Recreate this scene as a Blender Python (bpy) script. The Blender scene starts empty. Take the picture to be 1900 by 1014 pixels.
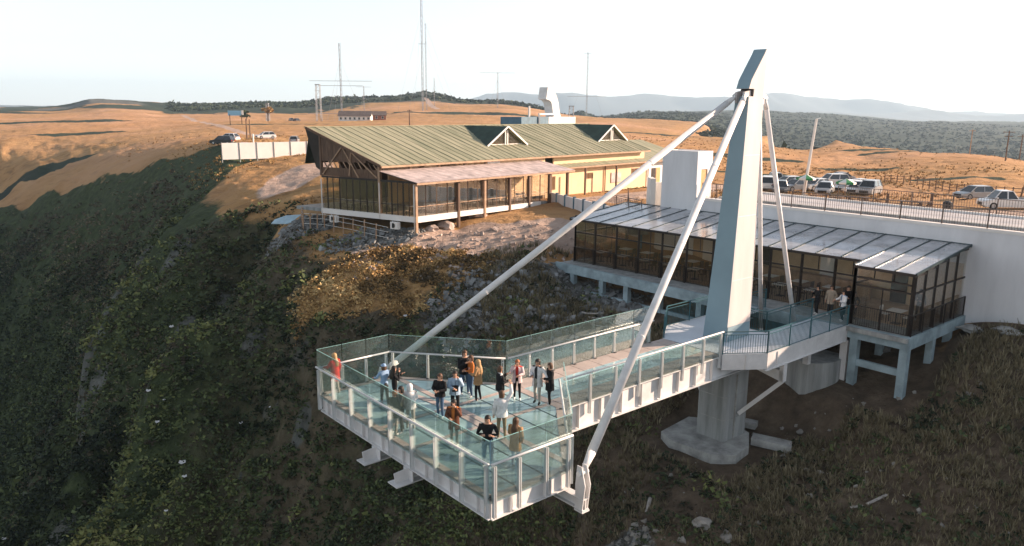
import bpy, math, random
import numpy as np
from mathutils import Vector, Matrix, noise as mn
random.seed(7); rng = np.random.default_rng(11)
R = math.radians
scene = bpy.context.scene
C = scene.collection

# ------------------------------------------------------------------ camera
CAM_Z = 11.0; FOCAL_PX = 1412.0; W, H = 1900, 1014
PITCH, ROLL = R(12.025), R(0.4435)
_f = np.array([0, math.cos(PITCH), -math.sin(PITCH)]); _r0 = np.array([1.0, 0, 0]); _u0 = np.cross(_r0, _f)
_r = math.cos(ROLL)*_r0 + math.sin(ROLL)*_u0; _u = -math.sin(ROLL)*_r0 + math.cos(ROLL)*_u0
cam = bpy.data.cameras.new('camera'); camo = bpy.data.objects.new('camera', cam); C.objects.link(camo)
mw = Matrix(((_r[0], _u[0], -_f[0], 0), (_r[1], _u[1], -_f[1], 0), (_r[2], _u[2], -_f[2], CAM_Z), (0, 0, 0, 1)))
camo.matrix_world = mw
cam.sensor_fit = 'HORIZONTAL'; cam.sensor_width = 36; cam.lens = 36*FOCAL_PX/W
cam.clip_start = 0.5; cam.clip_end = 40000
scene.camera = camo

# ------------------------------------------------------------------ world, sun, exposure
SUN_EL = R(18.5); SUN_AZ = R(13.0)      # azimuth measured from +x towards +y
SUN_DIR = Vector((math.cos(SUN_EL)*math.cos(SUN_AZ), math.cos(SUN_EL)*math.sin(SUN_AZ), math.sin(SUN_EL)))
world = bpy.data.worlds.new('World'); scene.world = world; world.use_nodes = True
nt = world.node_tree; nt.nodes.clear()
sky = nt.nodes.new('ShaderNodeTexSky'); sky.sky_type = 'NISHITA'; sky.sun_disc = False
sky.sun_elevation = SUN_EL; sky.sun_rotation = math.pi/2 - SUN_AZ
sky.altitude = 1400; sky.air_density = 1.0; sky.dust_density = 0.8; sky.ozone_density = 1.0
bg = nt.nodes.new('ShaderNodeBackground'); bg.inputs['Strength'].default_value = 0.09
wo = nt.nodes.new('ShaderNodeOutputWorld')
hs = nt.nodes.new('ShaderNodeHueSaturation'); hs.inputs['Saturation'].default_value = .38     # thin high haze pales the blue
nt.links.new(sky.outputs[0], hs.inputs['Color']); nt.links.new(hs.outputs[0], bg.inputs['Color']); nt.links.new(bg.outputs[0], wo.inputs['Surface'])
sl = bpy.data.lights.new('sun', 'SUN'); sl.energy = 4.7; sl.angle = R(0.6); sl.color = (1.0, 0.74, 0.56)
so = bpy.data.objects.new('sun', sl); C.objects.link(so)
so.rotation_euler = (-SUN_DIR).to_track_quat('-Z', 'Y').to_euler(); so.location = (60, -15, 60)
scene.view_settings.view_transform = 'Standard'; scene.view_settings.look = 'None'
scene.view_settings.gamma = 1.0; scene.view_settings.use_curve_mapping = False
scene.view_settings.exposure = 1.46
scene.render.engine = 'CYCLES'
cy = scene.cycles
cy.use_denoising = True; cy.max_bounces = 8; cy.diffuse_bounces = 3; cy.glossy_bounces = 3
cy.transparent_max_bounces = 24; cy.transmission_bounces = 4; cy.volume_bounces = 0
cy.caustics_reflective = False; cy.caustics_refractive = False; cy.sample_clamp_indirect = 6

# ------------------------------------------------------------------ survey helpers: a pixel of the photograph with a known height or distance -> a real point
def ray(px, py): return _f*FOCAL_PX + _r*(px-W/2) - _u*(py-H/2)
def at(px, py, z=0.0):
    d = ray(px, py); t = (z-CAM_Z)/d[2]; return Vector((d[0]*t, d[1]*t, z))
def atY(px, py, Y):
    d = ray(px, py); t = Y/d[1]; return Vector((d[0]*t, Y, CAM_Z+d[2]*t))
# skywalk frame: s along the walkway towards the pylon, t to the sunny side, z up
TH = 0.702; OX, OY = -4.10, 24.276
AX, AY = math.cos(TH), math.sin(TH); BX, BY = math.sin(TH), -math.cos(TH)
def P(s, t, z=0.0): return Vector((OX+AX*s+BX*t, OY+AY*s+BY*t, z))
# restaurant frame: u along its sunny front, v towards the back, z up
def Q(u, v, z=0.0): return Vector((-8.145+.671*u-.852*v, 63.344+.741*u+.524*v, z))
def Wf(x, y, z): return Vector((x, y, z))

# ------------------------------------------------------------------ materials
MATS = {}
def mat(name, col, rough=.7, metal=0.0, var=.12, scale=2.0, bump=0.0, bscale=None, col2=None, spec=.4, detail=5, stretch=None, rot=0):
    if name in MATS: return MATS[name]
    m = bpy.data.materials.new(name); m.use_nodes = True; n = m.node_tree; b = n.nodes['Principled BSDF']
    b.inputs['Roughness'].default_value = rough; b.inputs['Metallic'].default_value = metal
    b.inputs['Specular IOR Level'].default_value = spec
    tc = n.nodes.new('ShaderNodeTexCoord'); nz = n.nodes.new('ShaderNodeTexNoise')
    nz.inputs['Scale'].default_value = scale; nz.inputs['Detail'].default_value = detail; nz.inputs['Roughness'].default_value = .62
    src = tc.outputs['Object']
    if stretch:
        mp = n.nodes.new('ShaderNodeMapping'); mp.inputs['Scale'].default_value = stretch
        if rot: mp.vector_type = 'TEXTURE'; mp.inputs['Rotation'].default_value = (0, 0, rot); mp.inputs['Scale'].default_value = tuple(1/k for k in stretch)
        n.links.new(src, mp.inputs[0]); src = mp.outputs[0]
    n.links.new(src, nz.inputs['Vector'])
    rp = n.nodes.new('ShaderNodeValToRGB'); rp.color_ramp.elements[0].position = .3; rp.color_ramp.elements[1].position = .7
    c = np.array(col[:3]); c2 = np.array(col2[:3]) if col2 else c*(1-var*1.6)
    rp.color_ramp.elements[0].color = (*c2, 1); rp.color_ramp.elements[1].color = (*(np.clip(c*(1+var*.4), 0, 1) if not col2 else c), 1)
    n.links.new(nz.outputs['Fac'], rp.inputs[0]); n.links.new(rp.outputs[0], b.inputs['Base Color'])
    if bump:
        nb = n.nodes.new('ShaderNodeTexNoise'); nb.inputs['Scale'].default_value = bscale or scale*6; nb.inputs['Detail'].default_value = 6
        n.links.new(src, nb.inputs['Vector'])
        bp = n.nodes.new('ShaderNodeBump'); bp.inputs['Strength'].default_value = bump; bp.inputs['Distance'].default_value = .05
        n.links.new(nb.outputs['Fac'], bp.inputs['Height']); n.links.new(bp.outputs[0], b.inputs['Normal'])
    MATS[name] = m; return m
def glass(name, tint, body, solid=.2, gloss_rough=.03, refl=1.0):
    """thin pane: tinted see-through, part milky/dirty body colour, with fresnel reflection"""
    if name in MATS: return MATS[name]
    m = bpy.data.materials.new(name); m.use_nodes = True; n = m.node_tree; n.nodes.clear()
    out = n.nodes.new('ShaderNodeOutputMaterial'); tr = n.nodes.new('ShaderNodeBsdfTransparent'); tr.inputs[0].default_value = (*tint, 1)
    df = n.nodes.new('ShaderNodeBsdfDiffuse'); df.inputs[0].default_value = (*body, 1)
    gl = n.nodes.new('ShaderNodeBsdfGlossy'); gl.inputs['Roughness'].default_value = gloss_rough; gl.inputs[0].default_value = (1, 1, 1, 1)
    m1 = n.nodes.new('ShaderNodeMixShader'); m2 = n.nodes.new('ShaderNodeMixShader'); fr = n.nodes.new('ShaderNodeFresnel'); fr.inputs[0].default_value = 1.5
    tc = n.nodes.new('ShaderNodeTexCoord'); nz = n.nodes.new('ShaderNodeTexNoise'); nz.inputs['Scale'].default_value = .9; nz.inputs['Detail'].default_value = 4
    mr = n.nodes.new('ShaderNodeMapRange'); mr.inputs[1].default_value = .3; mr.inputs[2].default_value = .75
    mr.inputs[3].default_value = solid*.6; mr.inputs[4].default_value = min(1, solid*1.4)
    n.links.new(tc.outputs['Object'], nz.inputs['Vector']); n.links.new(nz.outputs['Fac'], mr.inputs[0])
    n.links.new(mr.outputs[0], m1.inputs[0]); n.links.new(tr.outputs[0], m1.inputs[1]); n.links.new(df.outputs[0], m1.inputs[2])
    mu = n.nodes.new('ShaderNodeMath'); mu.operation = 'MULTIPLY'; mu.inputs[1].default_value = refl
    n.links.new(fr.outputs[0], mu.inputs[0]); n.links.new(mu.outputs[0], m2.inputs[0])
    n.links.new(m1.outputs[0], m2.inputs[1]); n.links.new(gl.outputs[0], m2.inputs[2]); n.links.new(m2.outputs[0], out.inputs[0])
    MATS[name] = m; return m

M_white = mat('white_steel_paint', (.71, .70, .69), .45, var=.13, scale=1.3, bump=.05)
M_whiter = mat('rail_steel', (.74, .76, .76), .32, metal=.35, var=.05, scale=1)
M_pylon = mat('pylon_paint', (.60, .55, .53), .6, var=.12, scale=.6, bump=.08, bscale=3, stretch=(1.5, 1.5, .2), detail=8)
M_conc = mat('weathered_concrete', (.40, .41, .40), .85, scale=1.1, bump=.25, stretch=(1.6, 1.6, .16), col2=(.17, .18, .175), detail=9)
M_conc2 = mat('footing_concrete', (.40, .40, .38), .9, var=.35, scale=1.2, bump=.4)
M_concb = mat('painted_concrete_frame', (.33, .43, .47), .8, var=.28, scale=1.0, bump=.2)
M_wall = mat('white_render', (.72, .725, .74), .8, var=.13, scale=.5, bump=.12, bscale=6, stretch=(1.2, 1.2, .25), detail=8)
M_wallw = mat('warm_white_render', (.78, .75, .71), .8, var=.08, scale=.3, bump=.1)
M_yellow = mat('cream_yellow_render', (.78, .55, .33), .8, var=.10, scale=.5, bump=.1)
M_dark = mat('dark_bronze_aluminium', (.035, .026, .022), .4, metal=.3, var=.2, scale=2)
M_darkg = mat('dark_green_steel', (.02, .05, .055), .45, metal=.2, var=.2, scale=2)
M_rail = mat('teal_railing_paint', (.035, .12, .14), .45, var=.2, scale=2)
M_black = mat('black_paint', (.015, .015, .016), .5, var=.2)
M_timber = mat('brown_timber', (.16, .095, .06), .75, var=.3, scale=2.2, bump=.2, stretch=(1, 1, .3))
M_timberl = mat('light_timber', (.42, .27, .17), .7, var=.25, scale=2.2, bump=.2)
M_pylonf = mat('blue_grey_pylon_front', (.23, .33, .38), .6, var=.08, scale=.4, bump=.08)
M_roof = mat('moss_green_roof_sheet', (.38, .355, .25), .85, scale=.9, bump=.3, bscale=5, col2=(.16, .175, .11), detail=10, stretch=(2.2, .16, .3), rot=.834)
M_roofd = mat('shaded_roof_sheet', (.035, .065, .05), .7, var=.3, scale=1.2, bump=.2)  # darkened roof colour for slopes turned from the sun
M_canopy = mat('pinkish_canopy_sheet', (.56, .46, .43), .6, var=.3, scale=1.2, bump=.2)
M_deckband = mat('deck_steel_plate', (.50, .42, .38), .6, var=.2, scale=1.1, bump=.08)
M_deckslab = mat('pale_blue_deck', (.58, .64, .70), .6, var=.12, scale=.5, bump=.08)
M_floorg = glass('floor_glass', (.50, .74, .73), (.50, .73, .74), .60, .05, 1.2)
M_railg = glass('rail_glass', (.91, .965, .955), (.50, .66, .65), .05, .02, .55)
M_paneb = glass('tinted_pane', (.90, .84, .76), (.20, .16, .12), .05, .02, .6)
M_panec = glass('clear_pane', (.95, .94, .91), (.35, .36, .35), .03, .02, .5)
M_polyc = glass('polycarbonate_sheet', (.86, .90, .94), (.78, .78, .80), .42, .10, .7)
M_rock = mat('grey_rock', (.22, .22, .21), .9, var=.4, scale=1.5, bump=.6)
M_pave = mat('plaza_paving', (.50, .44, .39), .85, var=.15, scale=.6, bump=.1)
M_pink = mat('pink_gravel', (.45, .335, .275), .95, var=.2, scale=.3, bump=.2)
M_terr = mat('terrace_floor', (.52, .50, .50), .8, var=.12, scale=.5)

# ------------------------------------------------------------------ mesh building
OFF = {}
class MB:
    def __init__(s, fr=Wf): s.v = []; s.f = []; s.fr = fr
    def add(s, pts, faces):
        k = len(s.v); s.v.extend(pts); s.f.extend([tuple(i+k for i in f) for f in faces])
    def hexa(s, p):       # 4 bottom, 4 top (ccw), already world
        s.add([Vector(q) for q in p], [(3, 2, 1, 0), (4, 5, 6, 7), (0, 1, 5, 4), (1, 2, 6, 5), (2, 3, 7, 6), (3, 0, 4, 7)])
    def box(s, a0, a1, b0, b1, c0, c1):
        F = s.fr; s.hexa([F(a0, b0, c0), F(a1, b0, c0), F(a1, b1, c0), F(a0, b1, c0), F(a0, b0, c1), F(a1, b0, c1), F(a1, b1, c1), F(a0, b1, c1)]); return s
    def bar(s, p, q, w, h, up=(0, 0, 1)):     # p, q in frame coordinates
        p, q = s.fr(*p), s.fr(*q); d = (q-p).normalized(); u = Vector(up)
        x = d.cross(u)
        if x.length < 1e-4: x = d.cross(Vector((1, .3, 0)))
        x.normalize(); y = x.cross(d); x *= w/2; y *= h/2
        s.hexa([p-x-y, p+x-y, p+x+y, p-x+y, q-x-y, q+x-y, q+x+y, q-x+y]); return s
    def tube(s, p, q, r, n=8, r2=None, caps=True):
        p, q = s.fr(*p), s.fr(*q); d = (q-p).normalized(); x = d.cross(Vector((0, 0, 1)))
        if x.length < 1e-3: x = Vector((1, 0, 0))
        x.normalize(); y = x.cross(d); r2 = r if r2 is None else r2; pts = []
        for c, rr in ((p, r), (q, r2)):
            for i in range(n):
                a = 2*math.pi*i/n; pts.append(c+x*math.cos(a)*rr+y*math.sin(a)*rr)
        fs = [(i, (i+1) % n, n+(i+1) % n, n+i) for i in range(n)]
        if caps: fs += [tuple(range(n-1, -1, -1)), tuple(range(n, 2*n))]
        s.add(pts, fs); return s
    def prism(s, poly, c0, c1):               # polygon in the frame's first two coordinates
        n = len(poly); F = s.fr
        pts = [F(a, b, c0) for a, b in poly]+[F(a, b, c1) for a, b in poly]
        s.add(pts, [tuple(range(n-1, -1, -1)), tuple(range(n, 2*n))]+[(i, (i+1) % n, n+(i+1) % n, n+i) for i in range(n)]); return s
    def loft(s, rings, caps=True):            # rings of frame points, equal counts
        n = len(rings[0]); pts = [s.fr(*p) for r in rings for p in r]; fs = []
        for k in range(len(rings)-1):
            for i in range(n): fs.append((k*n+i, k*n+(i+1) % n, (k+1)*n+(i+1) % n, (k+1)*n+i))
        if caps: fs += [tuple(range(n-1, -1, -1)), tuple((len(rings)-1)*n+i for i in range(n))]
        s.add(pts, fs); return s
    def slab(s, quad, th):                    # quad of frame points thickened downwards along its normal
        p = [s.fr(*q) for q in quad]; nrm = (p[1]-p[0]).cross(p[3]-p[0]).normalized()
        if nrm.z < 0: nrm = -nrm
        s.hexa([q-nrm*th for q in p]+p); return s
    def build(s, name, m, parent=None, label=None, kind=None, smooth=False):
        off = OFF.get(parent.name, Vector((0, 0, 0))) if parent else Vector((0, 0, 0))
        me = bpy.data.meshes.new(name); me.from_pydata([v-off for v in s.v], [], s.f); me.update()
        import bmesh
        if len(s.f) < 4000:
            bm = bmesh.new(); bm.from_mesh(me); bmesh.ops.recalc_face_normals(bm, faces=bm.faces); bm.to_mesh(me); bm.free()
        for mm in (m if isinstance(m, (list, tuple)) else [m]): me.materials.append(mm)
        if smooth: me.polygons.foreach_set('use_smooth', [True]*len(me.polygons))
        o = bpy.data.objects.new(name, me); C.objects.link(o)
        if parent: o.parent = parent
        OFF[o.name] = off
        if label: o['label'] = label
        if kind: o['kind'] = kind
        return o
def thing(name, label, cat, loc, group=None, rz=0):
    o = bpy.data.objects.new(name, None); C.objects.link(o); o.location = loc; o.rotation_euler = (0, 0, rz)
    o.empty_display_size = .5
    o['label'] = label; o['category'] = cat
    if group: o['group'] = group
    OFF[o.name] = Vector(loc); return o
def tag(o, label, cat, group=None):
    o['label'] = label; o['category'] = cat
    if group: o['group'] = group
    return o
def root_mesh(mb, name, m, label, cat, group=None, smooth=False):
    """a thing that is one mesh: origin at its first vertex's footprint"""
    c = sum(mb.v, Vector())/len(mb.v); c.z = min(v.z for v in mb.v); tmp = bpy.data.objects.new('tmp', None); OFF[tmp.name] = c
    me = bpy.data.meshes.new(name); me.from_pydata([v-c for v in mb.v], [], mb.f); me.update()
    for mm in (m if isinstance(m, (list, tuple)) else [m]): me.materials.append(mm)
    if smooth: me.polygons.foreach_set('use_smooth', [True]*len(me.polygons))
    bpy.data.objects.remove(tmp)
    o = bpy.data.objects.new(name, me); C.objects.link(o); o.location = c
    return tag(o, label, cat, group)
KIDS = {}
def copy_tree(o, parent=None):
    c = o.copy(); C.objects.link(c); c.parent = parent
    if parent: c.matrix_parent_inverse = o.matrix_parent_inverse
    for ch in [x for x in KIDS.get(o.name, [])]: copy_tree(ch, c)
    return c
def note_kids(root):
    KIDS[root.name] = [x for x in list(C.objects) if x.parent == root]
    for k in KIDS[root.name]: KIDS[k.name] = [x for x in list(C.objects) if x.parent == k]
# ------------------------------------------------------------------ terrain
def _hash(ix, iy, seed):
    n = (ix.astype(np.int64)*374761393 + iy.astype(np.int64)*668265263 + seed*1274126177) & 0xffffffff
    n = ((n ^ (n >> 13))*1274126177) & 0xffffffff
    return ((n ^ (n >> 16)) & 0xffff)/65535.0
def vnoise(x, y, seed=0):
    ix = np.floor(x); iy = np.floor(y); fx = x-ix; fy = y-iy; fx = fx*fx*(3-2*fx); fy = fy*fy*(3-2*fy)
    ix = ix.astype(np.int64); iy = iy.astype(np.int64)
    a = _hash(ix, iy, seed); b = _hash(ix+1, iy, seed); c = _hash(ix, iy+1, seed); d = _hash(ix+1, iy+1, seed)
    return (a*(1-fx)+b*fx)*(1-fy)+(c*(1-fx)+d*fx)*fy
def fbm(x, y, octv=4, seed=0):
    s = 0; amp = .5; t = 0
    for k in range(octv):
        s = s+amp*vnoise(x*2**k+k*17.3, y*2**k-k*9.1, seed+k); t += amp; amp *= .5
    return s/t*2-1
# surveyed ground points: image position and distance
SV = [
 # slope below the pavilion and the pier
 (1500,1012,27),(1885,1000,26),(1893,800,32),(1700,800,34),(1690,735,36.8),(1595,738,38),(1300,960,28.5),(1150,1005,28),(1340,840,35.5),(1240,835,36),(1450,858,34.5),
 (1000,1012,31),(1130,900,34),(1750,640,40.5),(1890,622,38),(1180,760,40),
 (1112,584,50),(1067,560,53),(1215,640,44.5),(1100,690,43),(950,600,48),(950,545,52.5),(850,620,48),(1000,700,43.5),
 (1000,480,56),(1040,440,60),
 # ground in front of the restaurant
 (770,436,63),(849,429,66),(850,455,60),(900,480,56.5),(740,468,60),(960,388,73.5),(1000,420,63),(1020,380,74.5),(1045,372,76),
 (600,425,68.5),(680,432,65.5),(560,400,73),(540,430,68),(640,460,62.5),
 (740,505,57),(680,560,52.5),(620,560,53.5),(600,610,50),(560,480,63),(700,610,49.3),(560,540,57),(640,510,57.5),
 # near spur below the platform
 (560,700,49.5),(640,700,47),(600,820,44.5),(700,800,44),(700,1005,37.5),(850,1010,33.5),(560,900,44),(560,1010,41),(820,850,41),(800,700,45.5),
 (480,600,59),(450,700,55.5),(400,800,50.5),(300,850,49),(250,1005,42.5),(400,1005,43),(330,900,46.5),(470,850,48),
 (436,545,64),(363,600,61),(327,642,59),(284,690,56),(212,763,52),(182,836,49),(127,915,45.5),(118,1010,42.5),
 # gully behind it
 (395,560,72),(335,590,72),(270,650,71),(200,730,69),(150,815,66),(90,915,63),(60,1000,60),
 # second spur
 (350,480,81),(400,500,75),(280,560,77),(190,620,76),(240,600,74.5),(303,427,92),(300,460,89),(212,551,82),(148,606,79),(142,740,74),(170,680,73.5),
 (480,425,81),(400,385,98),(500,380,86),(460,345,102),(395,358,106),(530,345,99),
 # valley side beyond
 (130,560,135),(190,500,140),(270,430,138),(60,700,130),(100,720,118),(20,900,110),(0,1005,98),(-60,700,150),(0,500,178),(100,450,168),(200,395,160),(250,375,152),(340,330,143),(400,300,136),(0,600,158),
 (0,385,204),(100,352,192),(200,322,178),(300,295,164),(380,276,153),(430,264,148),(-80,410,215),(-80,300,270),
 (455,300,128),(500,290,128),(575,289,124),(500,320,112),(412,289,128),(540,262,175),(480,248,240),
 (0,345,250),(0,270,270),(200,262,270),(300,250,280),(0,222,520),(300,228,430),(150,214,600),(150,300,225),(-100,260,340),(250,285,195),
 (300,219,600),(400,217,600),(500,216,600),(580,215,600),(660,213,560),(330,207,780),(450,206,780),(560,205,780),
 # hills
 (60,203,900),(130,205,820),(150,196,850),(165,187,870),(250,191,900),(240,200,760),(330,198,1050),(270,190,1400),(480,191,1400),(600,184,1400),(690,191,1300),
 (-60,200,1500),(60,199,1500),(720,184,1050),(745,181,1020),(785,172,1000),(830,181,1000),(860,191,900),(920,186,1150),(1000,197,1150),(1080,203,1300),(1200,208,1900),(1400,206,2200),
 (1550,214,2200),(1750,224,2200),(1900,230,2200),(2050,236,2200),
 (600,225,400),(450,225,400),(780,200,700),(720,212,520),(880,205,650),(780,232,300),(1000,226,500),(1100,222,560),(1200,233,520),(1300,228,700),(1300,262,260),(1240,290,150),
 (600,250,210),(800,262,160),(700,240,250),(1000,250,200),(1400,300,160),(1130,240,330),
 (1430,249,330),(1550,259,300),(1700,286,255),(1800,305,235),(1850,313,228),(1950,330,215),(1500,285,220),(1600,300,190),
 (1700,333,130),(1500,325,135),(1890,352,110),(1550,345,105),
]
WV = [  # surveyed directly: x, y, z
 (8.7,44,-2.6),(14,47,-1.8),(20,45,-1.5),(10,52,-1.5),(24,39,-.9),(14.5,38.5,-3.9),(17,38,-3.5),(10,39,-4.6),
 (-11,70,.9),(-4,68,1.2),(-6,74,1.6),(4,80,1.8),(-16,74,1.0),(0,90,1.8),(-15,90,2.0),(10,95,1.6),(20,105,1.5),(-22,84,1.6),
 (10,62,1.7),(14,60,2.2),(20,62,2.2),(26,62,2.2),(30,70,2.0),(40,64,2.5),(48,56,2.8),(45,80,1.8),(30,90,1.7),(24,75,2.0),(60,90,1.5),(20,57,2.0),(30,52,2.2),(38,45,2.2),
 (46,30,2.5),(60,30,3.2),(60,0,3.5),(46,0,2.5),(40,20,1.0),(31,30,-2.2),(34,15,-1.5),(30,5,-4),(25,18,-5.5),(100,20,4),(100,-60,4),(60,-60,3),(30,-30,-8),
 (15,8,-14),(0,5,-24),(0,18,-17),(-10,20,-24),(-25,15,-34),(0,-30,-40),(-40,0,-48),(-50,35,-42),(-70,60,-48),(-90,40,-55),(-120,0,-60),(-60,-80,-60),(100,-200,0),(0,-200,-60),(-200,-100,-60),(-200,50,-58),
 (-190,160,-30),(-220,120,-50),(-260,260,0),(-400,330,8),(-400,0,-50),(400,0,6),(400,200,-6),(300,400,-40),(150,260,-22),(220,330,-45),(120,330,-22),(330,520,-42),(160,480,-26),(500,900,-45),(300,900,-35),(900,1400,-30),(100,1200,-10),
 (-1200,1000,10),(-2500,800,10),(2500,800,-20),(1500,500,-40),(0,2800,-20),(-1500,2600,-10),(1500,2800,-20),(-3000,-500,0),(3000,-500,0),(0,-2500,-50),(1300,-1500,0),(-1300,-1500,0),(-600,1900,-10),(-200,1700,-10),(150,1500,-12),(-400,1500,0),
 (40,130,.8),(70,130,.4),(10,130,1.6),
]
cx, cy_, cz = [], [], []
for px, py, Y in SV:
    q = atY(px, py, Y); cx.append(q.x); cy_.append(q.y); cz.append(q.z)
for x, y, z in WV: cx.append(x); cy_.append(y); cz.append(z)
cx, cy_, cz = map(np.array, (cx, cy_, cz))
LK = 1.25
def warp(x, y):
    r = np.hypot(x, y)+18.0; k = 60*np.log(r)/r          # compress far distances so near detail and far hills share one surface
    return x*k, y*k
ux, uy = warp(cx, cy_)
D = np.hypot(ux[:, None]-ux[None], uy[:, None]-uy[None])
n_ = len(ux); A_ = np.zeros((n_+3, n_+3)); A_[:n_, :n_] = -D + np.eye(n_)*.5
A_[:n_, n_] = 1; A_[:n_, n_+1] = ux; A_[:n_, n_+2] = uy; A_[n_:, :n_] = A_[:n_, n_:].T
sol = np.linalg.solve(A_, np.concatenate([cz, np.zeros(3)]))
def ground_raw(x, y):
    x = np.atleast_1d(np.asarray(x, float)); y = np.atleast_1d(np.asarray(y, float)); out = np.empty(x.shape)
    for i in range(0, len(x), 20000):
        a, b = warp(x[i:i+20000], y[i:i+20000])
        d = np.sqrt((a[:, None]-ux[None])**2+(b[:, None]-uy[None])**2+.25)
        out[i:i+20000] = -d@sol[:n_]+sol[n_]+sol[n_+1]*a+sol[n_+2]*b
    return out
def st_of(x, y): return (x-OX)*AX+(y-OY)*AY, (x-OX)*BX+(y-OY)*BY
_Mi = np.linalg.inv(np.array([[.671, -.852], [.741, .524]]))
def uv_of(x, y): a = x+8.145; b = y-63.344; return _Mi[0, 0]*a+_Mi[0, 1]*b, _Mi[1, 0]*a+_Mi[1, 1]*b
def sm(a, b, x): t = np.clip((x-a)/(b-a), 0, 1); return t*t*(3-2*t)
def px_of(x, y, z):
    d = x*_f[0]+y*_f[1]+(z-CAM_Z)*_f[2]; d = np.where(d > 1, d, 1)
    return W/2+FOCAL_PX*(x*_r[0]+y*_r[1]+(z-CAM_Z)*_r[2])/d, H/2-FOCAL_PX*(x*_u[0]+y*_u[1]+(z-CAM_Z)*_u[2])/d
def built_mask(x, y):
    s, t = st_of(x, y); u, v = uv_of(x, y)
    m1 = sm(31.5, 34, s)*(1-sm(72, 80, s))*sm(-14, -11, t)                   # plaza and terrace
    m2 = sm(-3, 0, v)*(1-sm(16, 20, v))*sm(-3, 1, u)*(1-sm(50, 56, u))       # restaurant plot
    m3 = sm(22, 25, s)*(1-sm(32, 34, s))*sm(-20, -17, t)*(1-sm(7, 10, t))*.6
    return np.clip(m1+m2+m3, 0, 1)
def ground(x, y, detail=True):
    z = ground_raw(x, y)
    x = np.atleast_1d(np.asarray(x, float)); y = np.atleast_1d(np.asarray(y, float))
    r = np.hypot(x, y); bm_ = built_mask(x, y); free = 1-bm_
    wild = np.clip((2.0-z)/10, 0.05, 1)                                      # rougher where the ground falls away
    deep = np.clip((-1.5-z)/8, 0, 1)*(1-sm(140, 230, r)*.6); z = z+free*deep*(3.2*fbm(x/17+5, y/13, 4, 301)+np.minimum(0, fbm(x/7, y/16, 3, 307)+.05)*5)
    z = z+free*(wild*1.6*fbm(x/9, y/9, 4, 3)+(.25+.5*wild)*fbm(x/2.1, y/2.1, 3, 9))
    rid = 1-np.abs(fbm(x/14+3, y/26, 3, 21)); z = z+free*wild*(rid-.7)*2.2*(wild > .2)
    far = sm(150, 600, r); z = z+far*(fbm(x/120, y/120, 5, 31)*3.5+fbm(x/30, y/30, 4, 41)*1.0)
    z = z+sm(700, 1400, r)*fbm(x/260, y/260, 4, 55)*7
    # two ravines cut behind the spurs
    z = z-8*np.exp(-((x+31.5+.12*(y-50))/3.0)**2)*sm(36, 42, y)*(1-sm(62, 70, y))
    z = z-11*np.exp(-((x+50.5)/4.2)**2)*sm(62, 70, y)*(1-sm(92, 104, y))
    z = z-5*np.exp(-((x+28)/3.0)**2)*sm(58, 66, y)*(1-sm(78, 86, y))
    s, t = st_of(x, y)
    under = sm(33, 34.2, s)*sm(-13, -12, t)*(1-sm(42, 44, s))
    z = np.where(under > 0, np.minimum(z, 3.2*under+z*(1-under)), z)
    fp = sm(6.2, 4.0, np.hypot(x-11.3, y-34.8)); z = z*(1-fp*.8)+fp*.8*(-5.7)
    return z
def gz(x, y): return float(ground(x, y)[0])
ang = np.concatenate([np.linspace(-180, -46, 50, endpoint=False), np.linspace(-46, 50, 760, endpoint=False), np.linspace(50, 180, 50, endpoint=False)])
rad = np.concatenate([[2, 5, 8, 11], np.geomspace(14, 240, 420), np.geomspace(243, 3400, 170)])
ar = np.radians(ang); GX = np.sin(ar)[None, :]*rad[:, None]; GY = np.cos(ar)[None, :]*rad[:, None]
gx = GX.ravel(); gy = GY.ravel(); gzv = ground(gx, gy)
# the ground as one sheet, continued by a skirt to the far horizon
nr, na = len(rad), len(ang)
idx = np.arange(nr*na).reshape(nr, na)
quads = np.stack([idx[:-1, :], np.roll(idx, -1, 1)[:-1, :], np.roll(idx, -1, 1)[1:, :], idx[1:, :]], -1).reshape(-1, 4)[:, ::-1]
# cover weights ---------------------------------------------------------
pxx, pyy = px_of(gx, gy, gzv)
s_, t_ = st_of(gx, gy); u_, v_ = uv_of(gx, gy); rr = np.hypot(gx, gy)
n1 = fbm(gx/11, gy/11, 4, 61); n2 = fbm(gx/3.0, gy/3.0, 4, 71); n3 = fbm(gx/60, gy/60, 4, 81)
# slope
ZZ = gzv.reshape(nr, na); dzr = np.gradient(ZZ, axis=0)/np.maximum(np.gradient(rad)[:, None], .01)
dza = (np.roll(ZZ, -1, 1)-np.roll(ZZ, 1, 1))/2/np.maximum(rad[:, None]*np.gradient(ar)[None, :], .02)
slope = np.hypot(dzr, dza).ravel()
def near_seg(x, y, a, b):
    ax, ay = a; bx, by = b; L = (bx-ax)**2+(by-ay)**2; k = np.clip(((x-ax)*(bx-ax)+(y-ay)*(by-ay))/L, 0, 1)
    return np.hypot(x-ax-k*(bx-ax), y-ay-k*(by-ay))
scrub = sm(.6, -2.6, gzv+n1*1.0+n2*.6)*(1-sm(170, 230, rr))
scrub = scrub*np.where(gx < -48, 0, 1)
gold = np.zeros_like(gx)
# dark scrub colour up to the far valley rim, standing in for shade
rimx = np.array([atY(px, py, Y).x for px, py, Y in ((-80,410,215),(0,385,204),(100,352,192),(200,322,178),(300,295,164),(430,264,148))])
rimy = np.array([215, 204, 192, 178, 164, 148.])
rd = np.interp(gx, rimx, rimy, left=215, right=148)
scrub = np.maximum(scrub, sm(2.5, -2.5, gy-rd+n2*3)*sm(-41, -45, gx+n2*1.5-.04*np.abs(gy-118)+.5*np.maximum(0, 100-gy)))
scrub = np.maximum(scrub, sm(33.8, 33.2, s_)*sm(20, 24, s_)*sm(5, 7, t_)*.9)
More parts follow.
